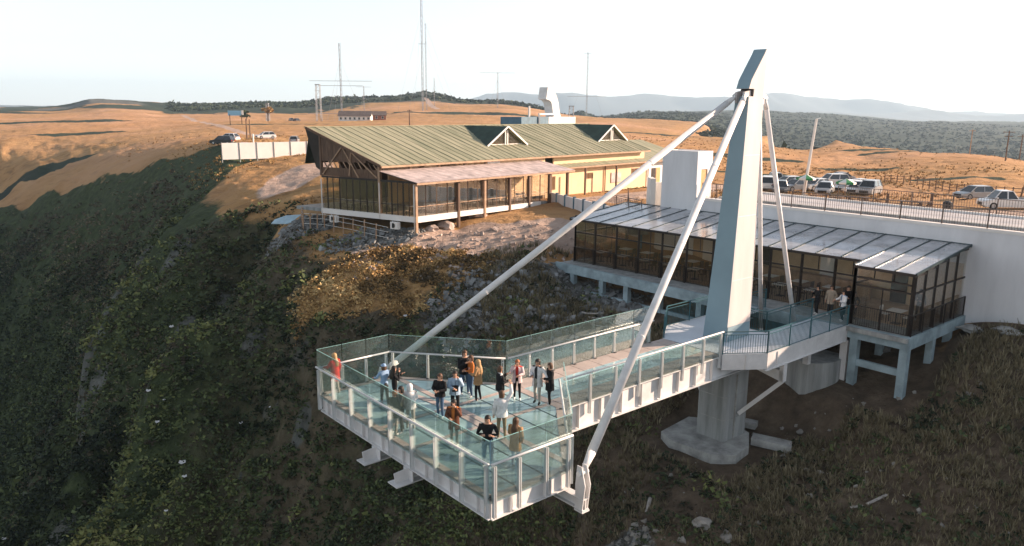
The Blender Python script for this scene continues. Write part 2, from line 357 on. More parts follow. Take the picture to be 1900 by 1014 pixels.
# golden scrub patch between the buildings; its colour also carries the sunlight there
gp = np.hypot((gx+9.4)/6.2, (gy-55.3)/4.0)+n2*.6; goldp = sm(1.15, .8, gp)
# bare pinkish earth in front of the restaurant
pinkd = sm(1.2, .75, np.hypot((gx+2.0)/11.5, (gy-62.0)/4.8)+n2*.25+n1*.2)
rub = sm(1.15, .7, np.hypot((gx-1.0)/8.0, (gy-51.5)/5.0)+n2*.3)
rub = np.maximum(rub, sm(1.1, .7, np.hypot((gx+12)/4, (gy-64)/2.6)+n2*.3)); rub = np.maximum(rub, sm(1.1, .6, np.hypot((gx+19)/3.2, (gy-70)/3)+n2*.4))
rub = np.maximum(rub, sm(1.1, .6, np.hypot((gx-5)/1.6, (gy-28)/2.6)+n2*.5)*.8)
park = sm(40.5, 42, s_)*(1-sm(66, 71, s_+n1*3-.45*t_))*sm(-17, -13, t_)*(1-sm(150, 160, rr))
yard = sm(1, -1.5, v_-.2)*sm(-9, -3, v_)*sm(17, 21, u_)*(1-sm(52, 55, u_))
ygb = sm(17, 19, v_)*(1-sm(30, 36, v_))*sm(-3, 2, u_)
dirt = np.clip(np.maximum.reduce([pinkd, park, yard, sm(1.2, .7, np.hypot((gx+29)/4.5, (gy-104)/14)+n1*.3)]), 0, 1)
# tracks across the plateau
for a, b, w in ((atY(340,212,620), atY(420,236,300), 2.2), (atY(420,236,300), atY(500,262,175), 2.0), (atY(790,185,860), atY(812,205,620), 3)):
    dirt = np.maximum(dirt, sm(w*1.3, w*.5, near_seg(gx, gy, (a.x, a.y), (b.x, b.y)))*.8)
# far forest and heather belts
ff = np.zeros_like(gx)
ff = np.maximum(ff, sm(700, 900, rr)*sm(-.35, .1, n3+.25+.4*(gx > 150)))
ff = np.maximum(ff, sm(-3, -9, gzv)*sm(170, 220, rr)*(gx > 0))
hills = sm(640, 760, rr+n1*60)*sm(270, 330, pxx)*(1-sm(600, 760, pxx)); ff = np.maximum(ff, hills*sm(-.9, -.3, n3+.2))
ff = np.maximum(ff, sm(760, 860, rr+n1*70)*sm(560, 700, pxx)); ff = np.maximum(ff, sm(1150, 1250, rr)*(pxx > 250))
for px, py, Y, a, b in ((75,228,470,60,26),(1225,257,300,26,9),(1330,300,170,20,7),(1680,302,205,14,4),(1590,322,150,9,3.2),(1640,290,220,16,5),(1770,340,125,9,2.4),(1440,330,128,14,3),(900,214,560,80,18),(140,240,330,20,12),(500,238,330,30,7),(60,300,230,22,6)):
    q = atY(px, py, Y); ff = np.maximum(ff, sm(1.15, .75, np.hypot((gx-q.x)/a, (gy-q.y)/b)+n1*.3))
rockw = sm(1.35, 2.0, slope+n2*.5)*scrub*(gx > -60)*.8*sm(-.1, .3, fbm(gx/5, gy/5, 3, 99))
rq = atY(165, 192, 850); rockw = np.maximum(rockw, sm(1.2, .6, np.hypot((gx-rq.x)/70, (gy-rq.y)/60))*.8)
def hit(px, py, near=18, far=260):
    """where the line of sight meets the ground"""
    d = ray(px, py); d = d/np.linalg.norm(d); t = np.arange(near, far, .35); X = d[0]*t; Y = d[1]*t; Z = CAM_Z+d[2]*t; below = np.nonzero(Z < ground(X, Y))[0]
    k = below[0] if len(below) else -1; return Vector((X[k], Y[k], Z[k]))
for px, py, a_ in ((148, 625, 2.6), (146, 665, 2.8), (152, 710, 3.0), (168, 745, 2.6), (120, 985, 1.3), (345, 610, 1.2), (425, 565, 1.4), (208, 575, 1.8), (330, 470, 2.2), (560, 800, .9), (470, 640, 1.0)):
    q = hit(px, py); rockw = np.maximum(rockw, sm(1.3, .5, np.hypot(gx-q.x, gy-q.y)/a_+n2*.7))
scrub = np.clip(scrub*(1-goldp), 0, 1); 
def poly_dist(x, y, pts):
    d = np.full(np.shape(x), 1e9)
    for (a, b) in zip(pts[:-1], pts[1:]): d = np.minimum(d, near_seg(x, y, a, b))
    return d
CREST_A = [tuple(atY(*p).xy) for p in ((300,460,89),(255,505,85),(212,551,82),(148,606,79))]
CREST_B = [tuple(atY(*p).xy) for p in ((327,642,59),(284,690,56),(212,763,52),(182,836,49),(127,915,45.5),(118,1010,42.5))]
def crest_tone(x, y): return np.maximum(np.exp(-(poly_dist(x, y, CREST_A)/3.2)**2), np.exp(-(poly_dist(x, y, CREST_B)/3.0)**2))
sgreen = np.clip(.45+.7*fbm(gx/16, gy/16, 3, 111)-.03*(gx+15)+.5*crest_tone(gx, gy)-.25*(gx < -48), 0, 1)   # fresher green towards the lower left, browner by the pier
def attr(me, name, arr):
    a = me.attributes.new(name, 'FLOAT', 'POINT'); a.data.foreach_set('value', arr.astype(np.float32))
me = bpy.data.meshes.new('terrain'); me.vertices.add(len(gx)); me.vertices.foreach_set('co', np.stack([gx, gy, gzv], -1).ravel().astype(np.float32))
me.loops.add(len(quads)*4); me.loops.foreach_set('vertex_index', quads.ravel().astype(np.int32))
me.polygons.add(len(quads)); me.polygons.foreach_set('loop_start', np.arange(0, len(quads)*4, 4, dtype=np.int32)); me.polygons.foreach_set('loop_total', np.full(len(quads), 4, np.int32))
me.polygons.foreach_set('use_smooth', np.ones(len(quads), bool)); me.update(); me.validate()
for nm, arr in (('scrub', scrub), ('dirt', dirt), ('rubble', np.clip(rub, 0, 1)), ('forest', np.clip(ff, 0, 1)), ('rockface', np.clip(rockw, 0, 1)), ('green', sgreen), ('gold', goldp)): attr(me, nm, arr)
def terrain_material():
    m = bpy.data.materials.new('highland_ground'); m.use_nodes = True; n = m.node_tree; b = n.nodes['Principled BSDF']; L = n.links.new
    b.inputs['Roughness'].default_value = .95; b.inputs['Specular IOR Level'].default_value = .15
    tc = n.nodes.new('ShaderNodeTexCoord')
    def nz(scale, det=6, st=None, rough=.65):
        t = n.nodes.new('ShaderNodeTexNoise'); t.inputs['Scale'].default_value = scale; t.inputs['Detail'].default_value = det; t.inputs['Roughness'].default_value = rough
        if st:
            mp = n.nodes.new('ShaderNodeMapping'); mp.inputs['Scale'].default_value = st; L(tc.outputs['Object'], mp.inputs[0]); L(mp.outputs[0], t.inputs['Vector'])
        else: L(tc.outputs['Object'], t.inputs['Vector'])
        return t.outputs['Fac']
    def ramp(fac, stops):
        r = n.nodes.new('ShaderNodeValToRGB'); e = r.color_ramp.elements
        while len(e) < len(stops): e.new(.5)
        for k, (p, c) in enumerate(stops): e[k].position = p; e[k].color = (*c, 1)
        L(fac, r.inputs[0]); return r.outputs[0]
    def mix(f, a, c):
        x = n.nodes.new('ShaderNodeMix'); x.data_type = 'RGBA'; L(f, x.inputs[0]); L(a, x.inputs[6]); L(c, x.inputs[7]); return x.outputs[2]
    def at_(nm): a = n.nodes.new('ShaderNodeAttribute'); a.attribute_name = nm; return a.outputs['Fac']
    def sharpen(f, lo=.35, hi=.65, ns=1.5):
        a = n.nodes.new('ShaderNodeMath'); a.operation = 'MULTIPLY_ADD'; L(nz(ns, 7), a.inputs[0]); a.inputs[1].default_value = .5; a.inputs[2].default_value = -.25
        c = n.nodes.new('ShaderNodeMath'); c.operation = 'ADD'; L(f, c.inputs[0]); L(a.outputs[0], c.inputs[1])
        r = n.nodes.new('ShaderNodeMapRange'); r.inputs[1].default_value = lo; r.inputs[2].default_value = hi; L(c.outputs[0], r.inputs[0]); return r.outputs[0]
    grass = ramp(nz(.09, 10), [(.3, (.22, .115, .042)), (.5, (.39, .225, .095)), (.72, (.48, .31, .15))])
    streak = ramp(nz(.25, 9, (.5, 1.6, 1)), [(.38, (.12, .07, .032)), (.47, (.37, .21, .085)), (.68, (.46, .28, .125))])
    grass = mix(nz(.02, 4), grass, streak)
    pinkf = ramp(nz(.012, 5), [(.4, (.42, .22, .09)), (.62, (.52, .30, .18))]); grass = mix(ramp(nz(.006, 3), [(.4, (0, 0, 0)), (.6, (.75, .75, .75))]), grass, pinkf)
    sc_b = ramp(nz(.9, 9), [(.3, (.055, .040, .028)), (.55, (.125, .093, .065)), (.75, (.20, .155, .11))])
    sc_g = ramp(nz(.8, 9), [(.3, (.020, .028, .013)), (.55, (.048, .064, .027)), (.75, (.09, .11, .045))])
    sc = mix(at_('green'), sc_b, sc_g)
    dirt = ramp(nz(.5, 9), [(.3, (.33, .235, .185)), (.6, (.47, .35, .28)), (.75, (.53, .42, .35))])
    vr = n.nodes.new('ShaderNodeTexVoronoi'); vr.inputs['Scale'].default_value = 2.6; L(tc.outputs['Object'], vr.inputs['Vector'])
    rubc = mix(nz(1.5, 8), ramp(vr.outputs['Color'], [(.3, (.05, .05, .045)), (.6, (.17, .17, .16)), (.85, (.42, .43, .43))]), ramp(nz(.7, 6), [(.4, (.05, .048, .035)), (.65, (.22, .22, .21))]))
    fo = ramp(nz(.035, 9), [(.3, (.012, .022, .015)), (.55, (.030, .045, .027)), (.75, (.07, .08, .042))])
    rk = ramp(nz(.45, 10, (1, 1, .35)), [(.3, (.05, .052, .048)), (.6, (.13, .135, .12)), (.8, (.24, .25, .24))])
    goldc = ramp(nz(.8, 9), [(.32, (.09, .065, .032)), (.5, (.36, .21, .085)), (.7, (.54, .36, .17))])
    col = grass
    col = mix(sharpen(at_('forest'), .4, .6, .05), col, fo)
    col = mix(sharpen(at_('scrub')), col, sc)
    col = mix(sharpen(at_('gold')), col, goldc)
    col = mix(sharpen(at_('dirt')), col, dirt)
    col = mix(sharpen(at_('rubble'), .3, .7, 2), col, rubc)
    col = mix(sharpen(at_('rockface'), .4, .7, 1), col, rk)
    L(col, b.inputs['Base Color'])
    bp = n.nodes.new('ShaderNodeBump'); bp.inputs['Strength'].default_value = .9; bp.inputs['Distance'].default_value = .35
    L(nz(1.1, 10, None, .7), bp.inputs['Height'])
    bp2 = n.nodes.new('ShaderNodeBump'); bp2.inputs['Strength'].default_value = .6; bp2.inputs['Distance'].default_value = 3; L(nz(.06, 8), bp2.inputs['Height']); L(bp.outputs[0], bp2.inputs['Normal'])
    L(bp2.outputs[0], b.inputs['Normal']); return m
me.materials.append(terrain_material())
to = bpy.data.objects.new('terrain', me); C.objects.link(to); to['kind'] = 'structure'

# distant mountain ranges, in ridges one behind the other
def mountains(name, pts, Y, depth, seed, colr):
    """pts: skyline points (image position); a ridge with real depth falling away before and behind"""
    xs = []; zs = []
    for px, py in pts: q = atY(px, py, Y); xs.append(q.x); zs.append(q.z)
    X = np.linspace(xs[0], xs[-1], 260); Z = np.interp(X, xs, zs); Z = Z+fbm(X/420, X*0+seed, 6, seed)*(Y/300)+fbm(X/90, X*0+seed+3, 3, seed+9)*(Y/900)
    mb = MB(); V = []; K = [(-1, 0, 0), (-.7, .25, .3), (-.45, .5, .5), (-.2, .8, .7), (0, 1, 1), (.4, .6, .6), (1, 0, 0)]
    for k, h, rough in K:
        for i, x in enumerate(X):
            base = -60; V.append(Vector((x, Y+k*depth+150*math.sin(x*.004+k*3+seed), base+(Z[i]-base)*h*(1+rough*.12*math.sin(i*.7+k*9)*(k != 0)))))
    n = len(X); F = [(a*n+i, a*n+i+1, (a+1)*n+i+1, (a+1)*n+i) for a in range(len(K)-1) for i in range(n-1)]
    mb.v = V; mb.f = F; o = mb.build(name, colr, smooth=True); o['kind'] = 'structure'; return o
M_mt = mat('forested_mountain', (.05, .075, .085), .95, var=.3, scale=.004, col2=(.08, .10, .10))
mountains('mountains', [(600,235),(760,225),(860,190),(900,175),(940,170),(1000,174),(1060,172),(1130,178),(1200,176),(1290,182),(1350,180),(1450,172),(1500,176),(1560,184),(1600,182),(1640,190),(1700,198),(1760,206),(1820,205),(1900,212),(2050,218),(2300,222)], 7600, 900, 3, M_mt)
mountains('mountains', [(1100,215),(1300,212),(1500,206),(1640,212),(1750,204),(1800,214),(1900,210),(2100,216),(2300,222)], 6200, 700, 8, M_mt)
mountains('mountains', [(-500,205),(-200,200),(-50,196),(30,195),(80,196),(150,201),(260,203),(400,205)], 5200, 600, 12, M_mt)

# air
hz = MB(); hz.box(-14000, 14000, -2500, 9800, -180, 330); 
hm = bpy.data.materials.new('haze'); hm.use_nodes = True; hn = hm.node_tree; hn.nodes.clear()
ho = hn.nodes.new('ShaderNodeOutputMaterial'); pv = hn.nodes.new('ShaderNodeVolumePrincipled')
pv.inputs['Color'].default_value = (.62, .82, 1, 1); pv.inputs['Density'].default_value = 1.25e-4; pv.inputs['Anisotropy'].default_value = 0.2
hn.links.new(pv.outputs[0], ho.inputs['Volume'])
hob = hz.build('haze', hm, kind='stuff')
# ================================================================== skywalk: platform head + walkway (one steel thing)
HW1, L1, L2, HW2 = 5.45, 3.25, 6.5, 1.68
SE = 16.7                                            # walkway ends where the railed deck begins
HAND, GTOP, GB, GBW = 1.1, 1.82, -.70, -1.12
HEAD = [(0, -HW1), (L1, -HW1), (L2, -HW2), (L2, HW2), (L1, HW1), (0, HW1)]
sky_w = thing('skywalk', 'white steel skywalk with a glass-floored hexagonal viewing platform jutting over the ravine', 'skywalk', P(8, 0, -1.2))
# edge girders of the head: web, flanges
def girder(name, a, b, ztop, zbot, parent, fl=.26, tw=.03, label=None):
    mb = MB(P); zt, zb = ztop, zbot
    mb.bar((a[0], a[1], (zt+zb)/2), (b[0], b[1], (zt+zb)/2), tw, zt-zb-.06)
    mb.bar((a[0], a[1], zt-.015), (b[0], b[1], zt-.015), fl, .03); mb.bar((a[0], a[1], zb+.015), (b[0], b[1], zb+.015), fl, .03)
    return mb.build(name, M_white, parent, label)
def inset(a, b, d):
    """move an edge inwards (towards the head's middle)"""
    ex, ey = b[0]-a[0], b[1]-a[1]; l = math.hypot(ex, ey); nx, ny = -ey/l, ex/l
    if nx*(3.2-a[0])+ny*(0-a[1]) < 0: nx, ny = -nx, -ny
    return (a[0]+nx*d, a[1]+ny*d), (b[0]+nx*d, b[1]+ny*d)
edges = [(HEAD[i], HEAD[(i+1) % 6]) for i in range(6)]
for k, (a, b) in enumerate(edges):
    if k == 2: continue
    a2, b2 = inset(a, b, .14)
    dx, dy = (b2[0]-a2[0]), (b2[1]-a2[1]); l = math.hypot(dx, dy); dx /= l; dy /= l
    a3 = (a2[0]+dx*.1, a2[1]+dy*.1); b3 = (b2[0]-dx*.1, b2[1]-dy*.1)
    girder('edge_girder', a3, b3, -.04, GB, sky_w)
for sd in (-1, 1):
    girder('main_girder', (-.75, sd*(HW2-.14)), (SE+3.2, sd*(HW2-.14)), -.06, GBW, sky_w, fl=.34, tw=.035) if False else None
    mb = MB(P)                                        # deeper walkway girders running on under the head
    for s0, s1 in ((L2+.05, SE+2.6),):
        mb.box(s0, s1, sd*(HW2-.14)-.018, sd*(HW2-.14)+.018, GBW, -.10); mb.box(s0, s1, sd*(HW2-.14)-.18, sd*(HW2-.14)+.18, GBW-.03, GBW); mb.box(s0, s1, sd*(HW2-.14)-.18, sd*(HW2-.14)+.18, -.10, -.07)
    mb.build('walkway_girder', M_white, sky_w)
    mb = MB(P)                                        # tapered girder under the head, its end plate sticking out at the tip
    tt = sd*1.05
    mb.hexa([P(-.5, tt-.02, GB-.38), P(L2, tt-.02, GBW), P(L2, tt+.02, GBW), P(-.5, tt+.02, GB-.38), P(-.55, tt-.02, GB-.02), P(L2, tt-.02, -.1), P(L2, tt+.02, -.1), P(-.55, tt+.02, GB-.02)])
    mb.box(-.62, .9, tt-.28, tt+.28, GB-.42, GB-.38)
    mb.box(.0, .03, tt-.28, tt+.28, GB-.43, GB-.02)
    mb.build('girder_end', M_white, sky_w)
# cross beams below the glass
for s0 in (1.15, 2.3, 3.25, 4.6, 5.7):
    half = HW1 if s0 <= L1 else HW1-(HW1-HW2)*(s0-L1)/(L2-L1)
    MB(P).box(s0-.05, s0+.05, -half+.3, half-.3, -.42 if s0 != 3.25 else -.9, -.075).build('cross_beam', M_white, sky_w)
for k in range(9):
    s0 = L2+.6+k*1.15; MB(P).box(s0-.05, s0+.05, -HW2+.2, HW2-.2, -.4, -.075).build('cross_beam', M_white, sky_w)
# main transfer beam at the stay anchors
mb = MB(P); mb.box(L1-.14, L1+.14, -6.15, 6.15, -1.18, -1.14); mb.box(L1-.14, L1+.14, -6.15, 6.15, -.82, -.79); mb.box(L1-.02, L1+.02, -6.15, 6.15, -1.14, -.82)
mb.build('anchor_beam', M_white, sky_w)
for sd in (-1, 1):                                    # gusset brackets
    b_ = thing  # placeholder for readability
    mb = MB(P); y0 = sd*5.80
    mb.fr = P
    for ss in (-.13, .10):
        pts = [(L1+ss, y0, -1.14), (L1+ss, sd*6.12, -1.14), (L1+ss, sd*6.22, -.3), (L1+ss, sd*6.05, .28), (L1+ss, sd*5.86, .28), (L1+ss, y0, -.35)]
        mb.loft([[(x, y, z) for x, y, z in pts], [(x+.03, y, z) for x, y, z in pts]])
    mb.box(L1-.16, L1+.16, min(y0, sd*6.16), max(y0, sd*6.16), -1.24, -1.19)
    br = mb.build('anchor_bracket', M_white, sky_w)
    mb = MB(P); mb.tube((L1-.2, sd*5.98, .05), (L1+.2, sd*5.98, .05), .09, 10); mb.build('pin', M_whiter, br)
# stiffeners on the outer face of the girders
def stiffeners(a, b, zt, zb, step, off):
    l = math.hypot(b[0]-a[0], b[1]-a[1]); n = max(1, round(l/step)); dx, dy = (b[0]-a[0])/l, (b[1]-a[1])/l
    nx, ny = dy, -dx
    if nx*(3.2-a[0])+ny*(0-a[1]) > 0: nx, ny = -nx, -ny
    for i in range(n):
        c = (i+.5)*l/n; p = (a[0]+dx*c, a[1]+dy*c)
        mb = MB(P); w = .012
        mb.hexa([P(p[0]-dx*w+nx*.005-nx*off, p[1]-dy*w+ny*.005-ny*off, zb+.03), P(p[0]+dx*w-nx*off, p[1]+dy*w-ny*off, zb+.03), P(p[0]+dx*w+nx*.0, p[1]+dy*w+ny*.0, zb+.03), P(p[0]-dx*w, p[1]-dy*w, zb+.03),
                 P(p[0]-dx*w-nx*off, p[1]-dy*w-ny*off, zt-.04), P(p[0]+dx*w-nx*off, p[1]+dy*w-ny*off, zt-.04), P(p[0]+dx*w, p[1]+dy*w, zt-.04), P(p[0]-dx*w, p[1]-dy*w, zt-.04)])
        mb.build('stiffener', M_white, sky_w)
for k, (a, b) in enumerate(edges):
    if k == 2: continue
    a2, b2 = inset(a, b, .02); stiffeners(a2, b2, -.04, GB, 1.35, .11)
for sd in (-1, 1): stiffeners((L2+.3, sd*(HW2+.02)), (SE, sd*(HW2+.02)), -.1, GBW, 1.25, .14)
# deck: glass panes between steel plate bands
def half_at(s): return HW1 if s <= L1 else HW1-(HW1-HW2)*(s-L1)/(L2-L1)
rows = [0.12, 1.15, 2.3, 3.4, 4.6, 5.7, 6.45]
cols = [-5.3, -4.2, -3.1, -2.1, -1.15, -.95, 0, .95, 1.15, 2.1, 3.1, 4.2, 5.3]
for i in range(len(rows)-1):
    s0, s1 = rows[i]+.035, rows[i+1]-.035
    for j in range(len(cols)-1):
        t0, t1 = cols[j], cols[j+1]; band = abs(t0+t1)/2 > 1 and abs(t0+t1)/2 < 1.1 and (t1-t0) < .25
        def cl(s, t): h = half_at(s)-.16; return max(-h, min(h, t))
        q = [(s0, cl(s0, t0+.018)), (s1, cl(s1, t0+.018)), (s1, cl(s1, t1-.018)), (s0, cl(s0, t1-.018))]
        if abs(q[3][1]-q[0][1]) < .06: continue
        if abs(q[2][1]-q[1][1]) < .02: q[2] = (s1, q[1][1]+.02)
        MB(P).prism(q, -.05, -.01 if not band else -.004).build('deck_plate' if band else 'floor_pane', M_deckband if band else M_floorg, sky_w)
for i in (1, 2, 3, 4, 5):                              # joint channels
    s0 = rows[i]; h = half_at(s0)-.2
    MB(P).box(s0-.03, s0+.03, -h, h, -.06, -.022).build('glazing_channel', M_darkg, sky_w)
for (a, b) in [edges[k] for k in (0, 1, 3, 4, 5)]:
    a1, b1 = inset(a, b, .0); a2, b2 = inset(a, b, .24)
    MB(P).prism([a1, b1, b2, a2], -.035, .004).build('edge_plate', M_deckband, sky_w)
MB(P).box(L2-.16, L2+.2, -HW2, HW2, -.035, .006).build('edge_plate', M_deckband, sky_w)
MB(P).box(3.28, 3.52, -HW1+.26, HW1-.26, -.035, .004).build('edge_plate', M_deckband, sky_w)
# curved steel plate strip across the head
mb = MB(P); arc = [(2.2+.9*math.cos(a)*1.0+1.0*0, 4.2*math.sin(a)) for a in np.linspace(-1.15, 1.15, 15)]
for i in range(14):
    (s0, t0), (s1, t1) = arc[i], arc[i+1]; mb.slab([(s0-.13, t0, .012), (s0+.13, t0, .012), (s1+.13, t1, .012), (s1-.13, t1, .012)], .02)
mb.build('deck_plate', M_deckband, sky_w)
k = 0; s0 = L2+.24
while s0 < SE-.3:
    s1 = min(s0+1.12, SE-.05); 
    MB(P).box(s0, s1, -.80, .80, -.05, -.01).build('floor_pane', M_floorg, sky_w)
    for sd in (-1, 1): MB(P).box(s0, s1, min(sd*.83, sd*HW2), max(sd*.83, sd*HW2), -.05, .0).build('deck_plate', M_deckband, sky_w)
    s0 = s1+.03
# glass balustrade: posts, panes, handrail
def balustrade(a, b, step, parent, first=True, last=True, handrail=True, GTOP=GTOP, ro=-.13):
    l = math.hypot(b[0]-a[0], b[1]-a[1]); n = max(1, round(l/step)); dx, dy = (b[0]-a[0])/l, (b[1]-a[1])/l
    nx, ny = dy, -dx
    if nx*(3.2-a[0])+ny*(0-a[1]) > 0: nx, ny = -nx, -ny            # outward
    for i in range(n+1):
        if (i == 0 and not first) or (i == n and not last): continue
        c = i*l/n; c = min(max(c, .14), l-.14); p = (a[0]+dx*c, a[1]+dy*c)
        mb = MB(P)
        q0 = P(p[0]+nx*.05, p[1]+ny*.05, GB+.1); q1 = P(p[0]+nx*.05, p[1]+ny*.05, HAND-.08)
        e = P(dx, dy)-P(0, 0); nn = P(nx, ny)-P(0, 0)
        for off in (-.035, .035):
            mb.hexa([q0+e*(off-.012)-nn*.09, q0+e*(off+.012)-nn*.09, q0+e*(off+.012)+nn*.04, q0+e*(off-.012)+nn*.04,
                     q1+e*(off-.012)-nn*.05, q1+e*(off+.012)-nn*.05, q1+e*(off+.012)+nn*.03, q1+e*(off-.012)+nn*.03])
        for zz in (-.45, -.12, .9): mb.bar((p[0]-dx*.04, p[1]-dy*.04, zz), (p[0]+dx*.04, p[1]+dy*.04, zz), .03, .03)
        ps = mb.build('post', M_whiter, parent)
        mb = MB(P); mb.bar((p[0], p[1], .02), (p[0]-nx*.12, p[1]-ny*.12, .02), .10, .015); mb.build('clamp', M_black, ps)
        mb = MB(P); mb.bar((p[0]-nx*.02, p[1]-ny*.02, HAND-.1), (p[0]+nx*ro, p[1]+ny*ro, HAND), .02, .02); mb.build('handrail_bracket', M_whiter, ps)
    for i in range(n):
        c0 = i*l/n+.02; c1 = (i+1)*l/n-.02
        p0 = (a[0]+dx*c0+nx*.01, a[1]+dy*c0+ny*.01); p1 = (a[0]+dx*c1+nx*.01, a[1]+dy*c1+ny*.01)
        mb = MB(P); mb.bar((p0[0], p0[1], (GTOP-.12)/2), (p1[0], p1[1], (GTOP-.12)/2), .02, GTOP+.12); gp_ = mb.build('glass_panel', M_railg, parent)
        mb = MB(P); mb.bar((p0[0], p0[1], GTOP+.003), (p1[0], p1[1], GTOP+.003), .022, .006); mb.build('polished_edge', M_edge, gp_)
    if handrail:
        MB(P).tube((a[0]+nx*ro, a[1]+ny*ro, HAND+.02), (b[0]+nx*ro, b[1]+ny*ro, HAND+.02), .038, 8).build('handrail', M_white, parent, smooth=True)
M_edge = mat('polished_glass_edge', (.30, .55, .50), .2, var=.05)
balustrade(HEAD[5], HEAD[0], 1.36, sky_w, ro=.06); balustrade(HEAD[0], HEAD[1], 1.1, sky_w); balustrade(HEAD[1], HEAD[2], 1.65, sky_w)
balustrade(HEAD[3], HEAD[4], 1.65, sky_w); balustrade(HEAD[4], HEAD[5], 1.1, sky_w, ro=.06)
balustrade((L2, -HW2), (SE-1.0, -HW2), 1.32, sky_w, first=False); balustrade((L2, HW2), (SE, HW2), 1.46, sky_w, first=False, GTOP=1.0, ro=.06)

# ================================================================== railed deck round the pylon
deck = thing('entrance_deck', 'pale deck with teal railings around the pylon between glass walkway and pavilion', 'deck', P(20, 2, -1.2))
HOLE = (21.6, 26.15, -1.9, .95)
DW = 2.95
mb = MB(P)
mb.prism([(16.72, -1.68), (18.5, -DW), (HOLE[0], -DW), (HOLE[0], DW), (18.5, DW), (16.72, 1.68)], -.16, 0)
mb.box(HOLE[0]+.003, HOLE[1], HOLE[3], DW, -.16, -.002); mb.box(HOLE[0]+.003, HOLE[1], -DW, HOLE[2], -.16, -.002); mb.build('deck_slab', M_deckslab, deck)
def fascia(a, b, zt, zb, parent, th=.06):
    MB(P).bar((a[0], a[1], (zt+zb)/2), (b[0], b[1], (zt+zb)/2), th, zt-zb).build('fascia', M_white, parent)
for sd in (-1, 1):
    fascia((16.72, sd*1.72), (18.5, sd*(DW+.02)), .02, -.74, deck); fascia((18.5, sd*(DW+.02)), (26.2, sd*(DW+.02)), .018, -.78, deck)
    MB(P).box(18.4, 26.2, min(sd*(DW+.1), sd*(DW-.3)), max(sd*(DW+.1), sd*(DW-.3)), -.82, -.783).build('bottom_flange', M_white, deck)
    for ss in (17.6, 19.3): MB(P).box(ss, ss+.02, min(sd*(2.30 if ss < 18 else DW), sd*(2.44 if ss < 18 else DW+.10)), max(sd*(2.30 if ss < 18 else DW), sd*(2.44 if ss < 18 else DW+.10)), -.72, -.02).build('stiffener', M_white, deck)
fascia((HOLE[0], HOLE[2]), (HOLE[0], HOLE[3]), 0, -.5, deck); fascia((HOLE[0], HOLE[3]), (HOLE[1], HOLE[3]), -.004, -.5, deck)
def bar_railing(a, b, parent, h=1.1, step=1.9, m=None, z0=.06, mid=True, sp=.115, fr=P, zof=(0, 0)):
    """steel railing: posts, rails, and a row of thin bars"""
    m = m or M_rail; l = math.hypot(b[0]-a[0], b[1]-a[1]); n = max(1, round(l/step))
    za, zb = zof
    def pt(k, z): return (a[0]+(b[0]-a[0])*k, a[1]+(b[1]-a[1])*k, z+za+(zb-za)*k)
    for i in range(n+1):
        k = i/n; mb = MB(fr); mb.bar(pt(k, 0), pt(k, h), .05, .05); mb.build('post', m, parent)
    mb = MB(fr); mb.bar(pt(0, h), pt(1, h), .055, .04); mb.build('top_rail', m, parent)
    if mid: mb = MB(fr); mb.bar(pt(0, h-.15), pt(1, h-.15), .03, .03); mb.build('middle_rail', m, parent)
    mb = MB(fr); mb.bar(pt(0, z0), pt(1, z0), .03, .03); mb.build('bottom_rail', m, parent)
    mb = MB(fr); nb = int(l/sp)
    for i in range(1, nb): mb.bar(pt(i/nb, z0), pt(i/nb, h-(.15 if mid else 0)), .016, .016)
    mb.build('railing_bars', m, parent, kind='stuff')
for sd in (-1, 1):
    bar_railing((16.75, sd*1.72), (18.5, sd*DW), deck); bar_railing((18.5, sd*DW), (26.2, sd*DW), deck)
bar_railing((HOLE[0], HOLE[2]), (HOLE[0], HOLE[3]), deck); bar_railing((HOLE[0], HOLE[3]), (HOLE[1], HOLE[3]), deck); bar_railing((HOLE[0], HOLE[2]), (HOLE[1], HOLE[2]), deck)
# wing bracing under the deck
for sd in (-1, 1):
    mb = MB(P); mb.hexa([P(20.0, 0, -1.15), P(20.3, 0, -1.15), P(20.3, sd*3.0, -1.75), P(20.0, sd*3.0, -1.75), P(20.0, 0, -.80), P(20.3, 0, -.80), P(20.3, sd*3.0, -1.2), P(20.0, sd*3.0, -1.2)]); mb.build('bracket_arm', M_white, deck)
    MB(P).box(20.0, 20.3, min(sd*2.8, sd*3.02), max(sd*2.8, sd*3.02), -1.74, -.83).build('hanger', M_white, deck)
    MB(P).bar((20.15, sd*2.9, -1.75), (19.7, sd*.95, -3.9), .2, .2).build('diagonal_brace', M_white, deck)
MB(P).bar((16.4, -1.3, -1.1), (18.4, -.7, -2.6), .12, .12).build('diagonal_brace', M_white, deck)

